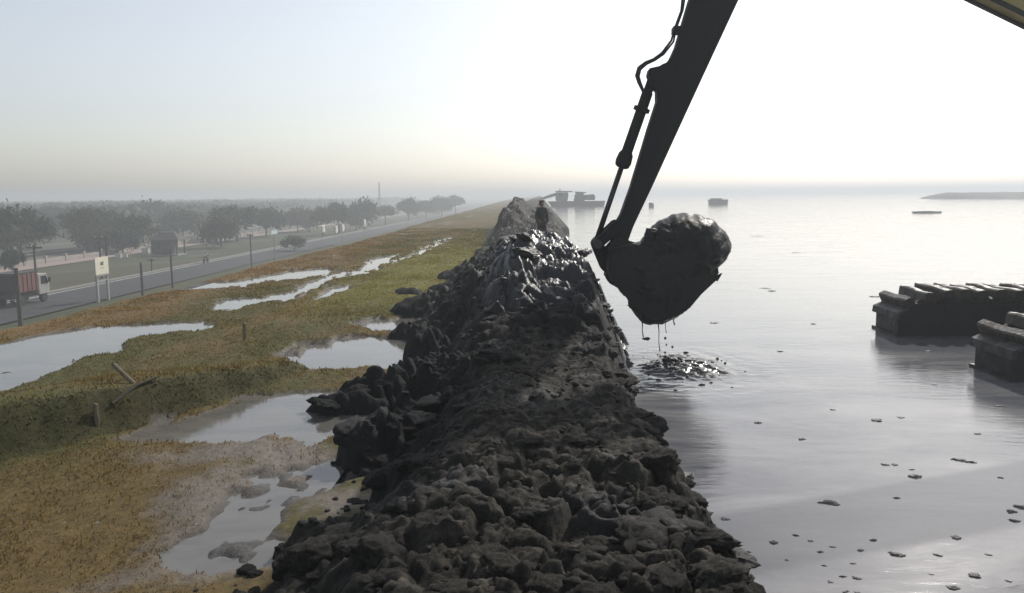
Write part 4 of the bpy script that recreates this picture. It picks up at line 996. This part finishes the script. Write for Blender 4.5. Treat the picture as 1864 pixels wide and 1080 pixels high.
TREES = [
    (-25, 372, 120, 112, 0, 'large dark tree cut off by the left edge of the view'), (28, 381, 95, 118, 1, 'broad dome tree second from the left edge'),
    (92, 374, 62, 205, 2, 'pale distant tree in the gap right of the left edge dome'), (150, 374, 70, 142, 2, 'tree with a pointed bump on top behind the signboard area'),
    (192, 383, 95, 150, 1, 'wide dark tree right above the cream signboard'), (235, 388, 90, 146, 0, 'bushy tree between the signboard and the hut'),
    (270, 367, 78, 225, 1, 'tall pale tree rising behind the dark hut'), (330, 388, 80, 185, 3, 'low hazy tree just right of the dark hut'), (372, 384, 70, 230, 2, 'faint tree behind the motorcyclist'),
    (428, 372, 100, 172, 0, 'rounded tall tree in the middle of the tree belt'), (400, 398, 60, 150, 3, 'low tree in front of the rounded tall tree'), (482, 380, 70, 190, 1, 'flat topped tree behind the small blue road sign'),
    (540, 383, 66, 215, 3, 'hazy flat tree behind the dark round bush'), (585, 374, 44, 196, 2, 'narrow tree above the leftmost white banner'), (614, 366, 58, 200, 0, 'tall domed tree above the white banners'),
    (662, 369, 56, 226, 3, 'flat crowned tree above the rightmost white banner'), (700, 372, 44, 262, 2, 'faint tree at the foot of the mast'), (742, 362, 40, 300, 1, 'hazy tree right of the mast'),
    (775, 364, 50, 330, 0, 'very pale tree in the far row right of the mast'), (803, 359, 44, 360, 1, 'second palest tree near the end of the row'), (828, 354, 36, 395, 2, 'farthest faint tree at the end of the row'),
    (60, 400, 70, 150, 3, 'low tree between the two big left trees')]
for a in TREES: tree(*a[:5], a[5])
tree(534, 427, 44, 138, 0, 'dark round bush below the hazy trees near the road', 'round_bush', 'bush', 'bushes below the embankment', low=0.48)
tree(20, 454, 40, 100, 1, 'dark bush at the left edge above the truck', 'round_bush', 'bush', 'bushes below the embankment', low=0.48)
tree(220, 418, 70, 135, 1, 'dark spreading shrub left of the hut under the tall trees', 'round_bush', 'bush', 'bushes below the embankment', low=0.48)
tree(165, 412, 80, 140, 3, 'wide low shrub above the low wall behind the signboard', 'round_bush', 'bush', 'bushes below the embankment', low=0.48)
# far-off wood that reads as one mass
nr = np.random.default_rng(12)
n = 34000
wy = 200+800*nr.random(n)**1.5; wx = -92 - wy*0.05 - (wy*0.6)*nr.random(n)
wz = PLAIN + (5.5+2.5*vnoise(wx*0.05, wy*0.02, 5))*nr.random(n)**0.6
s = 0.5+0.0016*wy
a = nr.normal(size=(n, 3)); a /= np.linalg.norm(a, axis=1)[:, None]; b2 = np.cross(a, nr.normal(size=(n, 3))); b2 /= np.linalg.norm(b2, axis=1)[:, None]
p = np.stack([wx, wy, wz], -1); s = s[:, None]
V = np.stack([p-a*s-b2*s*.6, p+a*s-b2*s*.5, p+a*s*.8+b2*s*.6, p-a*s*.7+b2*s*.7], 1).reshape(-1, 3)
fw = link('far_wood', np_mesh('far_wood', V, np.arange(n*4).reshape(n, 4), M['leaf'], False, cols={'Col': np.repeat(np.array([0.04, 0.055, 0.028])*np.exp(nr.normal(0, .2, (n, 1))), 4, axis=0)}))
tag(fw, 'faint distant wood fading into smoke beyond the railway', 'wood', kind='stuff')

# ------------------------------------------------------------------ people
def skin(name, mt, joints, edges, parent, sub=2):
    keys = list(joints); me = bpy.data.meshes.new(name)
    me.from_pydata([joints[k][0] for k in keys], [(keys.index(a), keys.index(b)) for a, b in edges], [])
    me.materials.append(mt)
    ob = bpy.data.objects.new(name, me); C.objects.link(ob); ob.parent = parent
    sk = ob.modifiers.new('skin', 'SKIN'); sk.use_smooth_shade = True
    layer = me.skin_vertices[0].data if me.skin_vertices else None
    if layer is None:
        bpy.context.view_layer.objects.active = ob
        layer = me.skin_vertices[0].data
    for i, k in enumerate(keys):
        r = joints[k][1]; layer[i].radius = (r if isinstance(r, tuple) else (r, r))
        layer[i].use_root = (i == 0)
    ss = ob.modifiers.new('sub', 'SUBSURF'); ss.levels = sub; ss.render_levels = sub
    return ob
M['skin'] = mat('skin', (0.20, 0.11, 0.07), (0.23, 0.13, 0.085), 6, 0.55)
M['hair'] = mat('black_hair', (0.012, 0.011, 0.010), None, 4, 0.6)
M['jacket'] = mat('dark_green_jacket', (0.018, 0.024, 0.02), (0.03, 0.036, 0.028), 6, 0.85, None, 0.3, 30)
M['trous'] = mat('dark_trousers', (0.018, 0.018, 0.02), (0.028, 0.028, 0.03), 6, 0.85, None, 0.3, 30)
def fingers(base, direc, side, parent, mt):
    for k, (o, l) in enumerate(((-0.03, .075), (-0.01, .085), (0.01, .08), (0.03, .06))):
        b0 = base + side*o; d = direc
        MB().tube([b0, b0+d*l*0.55, b0+d*l*0.8+Vector((0, -l*0.3, -l*0.15)), b0+d*l*0.85+Vector((0, -l*0.55, -l*0.3))], [.0095, .009, .008, .006], 6).build('finger', mt, parent, smooth=True)
def standing_person(loc, rz, label, s=1.0):
    t = thing('person', loc, label, 'person', rz=rz)
    t.scale = (s, s, s)
    J = {'pel': ((0,0,.95),(.15,.11)), 'belly': ((0,-.01,1.1),(.14,.10)), 'chest': ((0,-.01,1.3),(.17,.115)), 'neckb': ((0,0,1.45),(.075,.07)), 'neck': ((0,-.01,1.52),(.055,.055)), 'jaw': ((0,-.025,1.575),(.062,.075)), 'head': ((0,-.015,1.65),(.076,.092)), 'crown': ((0,0,1.715),(.06,.07)),
         'nose': ((0,-.105,1.615),(.014,.014)),
         'shL': ((.17,0,1.41),.062), 'elL': ((.25,.03,1.13),.044), 'wrL': ((.22,-.10,.92),.03), 'haL': ((.21,-.15,.85),(.02,.035)),
         'shR': ((-.17,0,1.41),.062), 'elR': ((-.26,.02,1.13),.044), 'wrR': ((-.22,-.13,.95),.03), 'haR': ((-.20,-.18,.89),(.02,.035)),
         'hiL': ((.095,0,.88),.092), 'knL': ((.115,-.02,.48),.06), 'anL': ((.12,.02,.09),.038), 'toL': ((.14,-.15,.035),.03),
         'hiR': ((-.095,0,.88),.092), 'knR': ((-.12,-.04,.48),.06), 'anR': ((-.13,0,.09),.038), 'toR': ((-.15,-.17,.035),.03)}
    E = [('pel','belly'),('belly','chest'),('chest','neckb'),('neckb','neck'),('neck','jaw'),('jaw','head'),('head','crown'),('head','nose'),
         ('chest','shL'),('shL','elL'),('elL','wrL'),('wrL','haL'),('chest','shR'),('shR','elR'),('elR','wrR'),('wrR','haR'),
         ('pel','hiL'),('hiL','knL'),('knL','anL'),('anL','toL'),('pel','hiR'),('hiR','knR'),('knR','anR'),('anR','toR')]
    body = skin('body', M['skin'], J, E, t)
    fat = lambda k, e: (J[k][0], tuple(x+e for x in J[k][1]) if isinstance(J[k][1], tuple) else J[k][1]+e)
    jk = ['belly','chest','neckb','shL','elL','wrL','shR','elR','wrR','pel']
    skin('jacket', M['jacket'], {k: fat(k, .022) for k in jk}, [e for e in E if e[0] in jk and e[1] in jk], t)
    tk = ['pel','hiL','knL','anL','hiR','knR','anR']
    skin('trousers', M['trous'], {k: fat(k, .02) for k in tk}, [e for e in E if e[0] in tk and e[1] in tk], t)
    skin('hair', M['hair'], {'a': ((0,.015,1.66),(.085,.088)), 'b': ((0,.01,1.72),(.07,.078)), 'c': ((0,.045,1.60),(.07,.05))}, [('a','b'),('a','c')], t)
    for sx in (-1, 1):
        MB().tube([(sx*.03,-.098,1.65),(sx*.03,-.108,1.65)], [.011,.008], 8).build('eye', M['hair'], t)
        MB().tube([(sx*.086,0,1.62),(sx*.094,.01,1.64),(sx*.09,.012,1.66)], [.012,.018,.01], 8).build('ear', M['skin'], t, smooth=True)
        q = Vector(J['haL'][0] if sx > 0 else J['haR'][0]); fingers(q, Vector((0, -.3, -.95)), Vector((.3, .9, 0)).normalized(), body, M['skin'])
        MB().tube([q+Vector((-sx*.02,-.02,.02)), q+Vector((-sx*.045,-.045,-.01)), q+Vector((-sx*.045,-.06,-.04))], [.012,.01,.007], 6).build('thumb', M['skin'], body, smooth=True)
    MB().tube([(-.025,-.094,1.575),(0,-.1,1.572),(.025,-.094,1.575)], .006, 6).build('mouth', M['hair'], t)
    return t
q0 = at_y(986, 364, 29.5)
zf, _ = dz(q0.x, 29.5)
standing_person((q0.x, 29.5, zf-0.02), 0.5, 'person in dark clothes standing on the mud dike behind the wet heap', (q0.z-zf+0.02)/1.775)

# motorcyclist on the road
mc = at_z(375, 479, PLAIN+0.1); MX, MY, MZ = mc.x, mc.y, PLAIN+0.1
t = thing('motorcycle', (MX, MY, MZ), 'small red motorcycle on the far lane of the road', 'motorcycle')
for yy in (-0.62, 0.62):
    wh = MB().tube([(MX-.05, MY+yy, MZ+.3), (MX+.05, MY+yy, MZ+.3)], .3, 20).build('wheel', M['rubber'], t)
    MB().tube([(MX-.06, MY+yy, MZ+.3), (MX+.06, MY+yy, MZ+.3)], .17, 14).build('rim', M['lip'], wh)
MB().prism([(MY-.75,MZ+.62),(MY-.5,MZ+.78),(MY+.1,MZ+.72),(MY+.45,MZ+.95),(MY+.55,MZ+.85),(MY+.3,MZ+.35),(MY-.3,MZ+.32)], MX-.12, MX+.12, axis='x').build('body', M['red'], t, bevel=0.03)
MB().tube([(MX, MY+.62, MZ+.3), (MX, MY+.42, MZ+.95)], .03, 8).build('fork', M['galv'], t)
MB().tube([(MX-.33, MY+.33, MZ+1.03), (MX, MY+.42, MZ+.97), (MX+.33, MY+.33, MZ+1.03)], .018, 8).build('handlebar', M['rubber'], t)
MB().box((MX-.12, MY-.6, MZ+.785), (MX+.12, MY+.05, MZ+.84)).build('seat', M['rubber'], t, bevel=0.02)
t = thing('person', (MX, MY-.2, MZ+.84), 'motorcycle rider in a white shirt and helmet on the road', 'person')
J = {'pel': ((0,0,.06),(.14,.12)), 'chest': ((0,.06,.42),(.16,.11)), 'neck': ((0,.08,.60),.055), 'head': ((0,.1,.74),(.08,.09)), 'shL': ((.17,.06,.52),.055), 'elL': ((.27,.27,.32),.042), 'haL': ((.31,.52,.2),.03), 'shR': ((-.17,.06,.52),.055), 'elR': ((-.27,.27,.32),.042), 'haR': ((-.31,.52,.2),.03),
     'knL': ((.17,.36,-.05),.065), 'anL': ((.17,.2,-.5),.045), 'toL': ((.17,.36,-.55),.035), 'knR': ((-.17,.36,-.05),.065), 'anR': ((-.17,.2,-.5),.045), 'toR': ((-.17,.36,-.55),.035)}
E = [('pel','chest'),('chest','neck'),('neck','head'),('chest','shL'),('shL','elL'),('elL','haL'),('chest','shR'),('shR','elR'),('elR','haR'),('pel','knL'),('knL','anL'),('anL','toL'),('pel','knR'),('knR','anR'),('anR','toR')]
skin('body', M['trous'], J, E, t)
fat = lambda k, e: (J[k][0], tuple(x+e for x in J[k][1]) if isinstance(J[k][1], tuple) else J[k][1]+e)
jk = ['chest','pel','shL','elL','shR','elR','neck']
skin('shirt', M['white'], {k: fat(k, .02 if k != 'neck' else .0) for k in jk}, [e for e in E if e[0] in jk and e[1] in jk], t)
skin('helmet', M['white'], {'a': ((0,.09,.74),(.12,.13)), 'b': ((0,.09,.82),(.1,.11))}, [('a','b')], t)

# ------------------------------------------------------------------ far plant on the pond
def far_excavator():
    y = 215.0
    c = at_y(1042, 375, y); X = c.x
    t = thing('floating_excavator', (X, y, 0), 'far excavator working from a flat pontoon in the haze behind the dike', 'excavator')
    def U(u, v): p = at_y(u, v, y); return (p.x, p.z)
    zb = U(1042, 367)[1]
    p = MB().prism([(U(1003,370)[0],0.1),(U(997,370)[0],zb+0.1),(U(1100,370)[0],zb+0.1),(U(1098,370)[0],0.1),(U(1090,370)[0],-0.5),(U(1010,370)[0],-0.5)], y-3.2, y+3.2).build('pontoon', M['fargrey'], t)
    for u in (1020, 1040, 1060, 1080): MB().box((U(u,0)[0]-0.2, y-3.26, 0), (U(u,0)[0]+0.2, y-3.2, zb)).build('side_rib', M['fargrey'], p)
    MB().box((U(1044,0)[0], y-1.2, zb+0.1), (U(1064,0)[0], y+1.2, zb+0.7)).build('slew_ring', M['fargrey'], t)
    hs = MB().prism([U(1046,364.5),(U(1082,364.5)),U(1083,358),U(1080,353.5),U(1072,354.5),U(1062,355),U(1062,351),U(1050,350),U(1046,356)], y-1.6, y+1.6).build('engine_house', M['fargrey'], t, bevel=0.08)
    MB().prism([U(1047,351.5),U(1066,351.8),U(1066,350),U(1047,349)], y-1.8, y+1.8).build('canopy_roof', M['fargrey'], hs)
    cab = MB().prism([U(1012,366.2),U(1032,366.2),U(1034,360),U(1034,350.5),U(1013,350.5),U(1011,356)], y-1.5, y+1.5).build('cab', M['fargrey'], t, bevel=0.08)
    MB().prism([U(1011,349.9),U(1041,350),U(1043,348.2),U(1016,347.5),U(1011,348.2)], y-1.8, y+1.8).build('cab_roof', M['fargrey'], cab)
    MB().prism([U(1015,358),U(1024,358),U(1024,352.5),U(1015,352.5)], y-1.53, y-1.505).build('cab_window', M['glass'], cab)
    girder(MB(), [Vector(U(1016,352.5)), Vector(U(1002,357)), Vector(U(985,362.5))], [0.7, 0.8, 0.5], y-0.35, y+0.35).build('boom', M['fargrey'], t)
    girder(MB(), [Vector(U(986,361)), Vector(U(977,364)), Vector(U(968,372))], [0.45, 0.5, 0.35], y-0.3, y+0.3).build('arm', M['fargrey'], t)
    MB().tube([(U(1018,0)[0], y, U(1018,348)[1]), (U(1018,0)[0], y, U(1018,344)[1])], 0.12, 8).build('exhaust_stack', M['fargrey'], t)
M['fargrey'] = mat('muddy_machine_paint', (0.10, 0.09, 0.06), (0.07, 0.065, 0.05), 0.6, 0.7)
far_excavator()
M['paleraft'] = mat('pale_raft', (0.45, 0.43, 0.4), None, 1, 0.7)
def barge(u0, u1, v0, v1, label, name='floating_barge', cat='barge', mt=None):
    mh = mt or M['fargrey']; mg = mt or M['pontoon']
    a = at_z(u0, v1, 0.0); y = a.y; b_ = at_y(u1, v0, y)
    L_, h = b_.x-a.x, b_.z; d = max(0.6, L_*0.4)
    t = thing(name, (a.x+L_/2, y, 0), label, cat)
    MB().prism([(a.x+L_*.04,-.3),(a.x,h*.62),(b_.x,h*.62),(b_.x-L_*.03,-.3)], y-d/2, y+d/2).build('hull', mh, t, bevel=0.03)
    MB().prism([(a.x-.05,h*.63),(a.x-.05,h*.80),(b_.x+.05,h*.80),(b_.x+.05,h*.63)], y-d/2-.05, y+d/2+.05).build('gunwale', mg, t)
    MB().prism([(a.x+L_*.08,h*.81),(a.x+L_*.1,h),(b_.x-L_*.3,h),(b_.x-L_*.28,h*.81)], y-d*.3, y+d*.3).build('deck_cargo', mh, t)
barge(1290, 1324, 361, 373, 'small rectangular barge floating far off above the loaded bucket')
barge(1181, 1190, 369, 377, 'tiny dark float on the far pond just right of the arm')
barge(1664, 1710, 384, 388, 'low faint raft lying flat on the bright pond below the long spit', 'floating_raft', 'raft', M['paleraft'])
# long spit of land far right
a = at_z(1676, 358, 0); Y = 340.0
v = []; f = []
for k in range(25):
    f_ = k/24.0; u = 1676+f_*330; p = at_y(u, 352, Y - 60*f_)
    hh_ = 2.3*min(1, f_*7)**0.8*(1+0.06*math.sin(k*1.7)); w_ = 4+18*min(1, f_*3)
    v += [(p.x, Y-60*f_-w_, -0.5), (p.x, Y-60*f_-w_*0.35, hh_*0.9), (p.x, Y-60*f_+w_*0.3, hh_), (p.x, Y-60*f_+w_, -0.5)]
    if k:
        b0 = 4*k
        for j in range(3): f.append((b0-4+j, b0+j, b0+j+1, b0-3+j))
f.append((0, 1, 2, 3))
sp_ = MB().add(v, f).build('mud_spit', mat('far_mud_bank', (0.035, 0.033, 0.03), (0.025, 0.024, 0.022), 0.2, 0.85), smooth=True)
tag(sp_, kind='structure')

m = M['pond'].copy(); m.name = 'churned_mud_water'; M['churn'] = m
nt = m.node_tree; b = nt.nodes['Principled BSDF']; ca = N(nt, 'ShaderNodeAttribute', attribute_name='core')
lk = b.inputs['Base Color'].links[0].from_socket
mm = N(nt, 'ShaderNodeMix', data_type='RGBA'); nt.links.new(ca.outputs['Fac'], mm.inputs[0]); nt.links.new(lk, mm.inputs[6]); mm.inputs[7].default_value = (0.03, 0.029, 0.027, 1)
nt.links.new(mm.outputs[2], b.inputs['Base Color'])
# ------------------------------------------------------------------ floating lumps, splash under the bucket
M['fleck'] = mat('floating_mud', (0.11, 0.108, 0.105), (0.2, 0.195, 0.19), 20, 0.4, None, 0.5)
flo = [lump_mesh('floating_shape', M['fleck'], 300+i, 3, 0.35, 1.1) for i in range(5)]
M['foam'] = mat('pale_scum', (0.22, 0.21, 0.2), (0.3, 0.29, 0.28), 20, 0.6, None, 0.4)
foam = [lump_mesh('scum_shape', M['foam'], 320+i, 3, 0.25, 1.1) for i in range(3)]
rng = random.Random(77)
pts = [(1510,916,46),(1632,907,14),(1630,1009,34),(1740,979,26),(1822,870,12),(1842,932,26),(1860,924,30),(1845,948,22),(1515,996,14),(1493,1005,14),(1567,1002,15),(1590,984,16),(1708,1011,20),(1774,1048,32),(1735,1070,26),(1836,1058,14),(1666,868,28),(1610,846,18),(1628,846,16),(1750,838,26),(1768,842,24),(1735,836,14),(1515,746,12),(1596,765,28),(1660,855,14),(1512,1060,14),(1534,1050,16),(1558,1052,20),(1540,1077,18),(1560,1078,14),(1432,1020,10),(1448,975,14),(1475,985,12),(1408,988,24),(1362,1005,12),(1320,945,20),(1500,1030,12),(1552,1026,14),(1695,1046,12),(1800,1010,14),(1395,525,26),(1405,530,16),(1300,588,20),(1595,540,26),(1700,700,14),(1460,800,20),(1380,770,16),(1420,640,14),(1480,590,12),(1450,460,20),(1540,430,24),(1380,430,28),(1690,640,14),(1640,760,16),(1820,740,16),(1780,790,14)]
for i, (u, v_, wpx) in enumerate(pts):
    p = at_z(u, v_, 0); r = wpx/FPX*p.y/2*0.85
    pale = rng.random() < 0.4
    ob = link('floating_scum' if pale else 'floating_mud', (foam[i % 3] if pale else flo[i % 5]))
    ob.location = (p.x, p.y, 0.0); ob.scale = (r, r*rng.uniform(0.4, 0.9), min(r*0.9, 0.06)); ob.rotation_euler = (0, 0, rng.uniform(-0.6, 0.6))
    if pale: tag(ob, 'small pale patch of scum floating on the grey pond', 'scum', 'scum patches on the pond')
    else: tag(ob, 'small dark fleck of mud floating on the grey pond', 'mud', 'mud flecks on the pond')
# splash: churned patch with rings running out, and drops of mud
c0 = at_z(1240, 668, 0.0)
gx_, gy_ = np.meshgrid(np.linspace(-1.9, 2.2, 190), np.linspace(-3.4, 2.6, 230))
PX, PY = gx_+c0.x, gy_+c0.y
rd = np.hypot(gx_/0.95, gy_/1.35)
core = sstep(1.0, 0.25, rd + 0.35*fbm(PX*1.6, PY*1.2, 301, 3))
ring = np.sin(rd*15+7*fbm(PX*1.1, PY*1.1, 303, 3))*sstep(2.1, 0.6, rd)
hgt = 0.006 + core*(0.055*(1-np.abs(fbm(PX*5, PY*5, 305, 4))*2.2) + 0.02) + 0.0035*ring + 0.006*fbm(PX*4, PY*6, 307, 3)*sstep(2.1, 1.2, rd)
fade = sstep(2.05, 1.2, np.maximum(np.abs(gx_-0.15)/1.0, np.abs(gy_+0.4)/1.47))
hgt = -0.006 + (np.maximum(hgt, 0.003)+0.006)*fade
keepz = np.where(PX < toe_r(PY)-0.25, -0.1, hgt)
cs = link('churned_water', np_mesh('churned_water', np.stack([PX, PY, keepz], -1).reshape(-1, 3), grid_quads(190, 230), M['churn'], attrs={'core': core.ravel()}), pond)
tag(cs, kind='stuff')
n = 420
nr = np.random.default_rng(9)
ang = nr.random(n)*6.283; rr = np.abs(nr.normal(0, 0.55, n))
sx = c0.x + 0.9*rr*np.cos(ang); sy = c0.y + 1.3*rr*np.sin(ang)
sr = np.clip(nr.lognormal(math.log(0.012), 0.5, n), 0.005, 0.04)
szz = np.where(nr.random(n) < 0.3, 0.14*nr.random(n)**2, 0.01)*np.clip(1-rr, 0, 1)
Vv = IV[None]*(1+0.6*(nr.random((n, 12, 1))-0.5))*(sr[:, None]*np.array([1.4, 1.0, 1.1])*(0.6+0.9*nr.random((n, 3))))[:, None, :] + np.stack([sx, sy, szz+sr*0.1], -1)[:, None, :]
Ff = (IF[None] + (np.arange(n)*12)[:, None, None]).reshape(-1, 3)
sp_ = link('mud_splash', np_mesh('mud_splash', Vv.reshape(-1, 3), Ff, M['wetmud'], True))
tag(sp_, 'dark spatter of mud on the water right under the dripping bucket', 'splash', kind='stuff')

# ------------------------------------------------------------------ haze over the low land and the pond
hz, nt, b = new_mat('smoky_haze')
nt.nodes.remove(b)
pv = N(nt, 'ShaderNodeVolumePrincipled')
pv.inputs['Color'].default_value = (0.72, 0.755, 0.78, 1)
pv.inputs['Density'].default_value = 0.0022
pv.inputs['Anisotropy'].default_value = 0.3
nt.links.new(pv.outputs[0], nt.nodes['Material Output'].inputs['Volume'])
haze = MB().box((-5300, -90, -8), (5300, 7100, 10.6)).build('haze', hz)
tag(haze, kind='stuff')
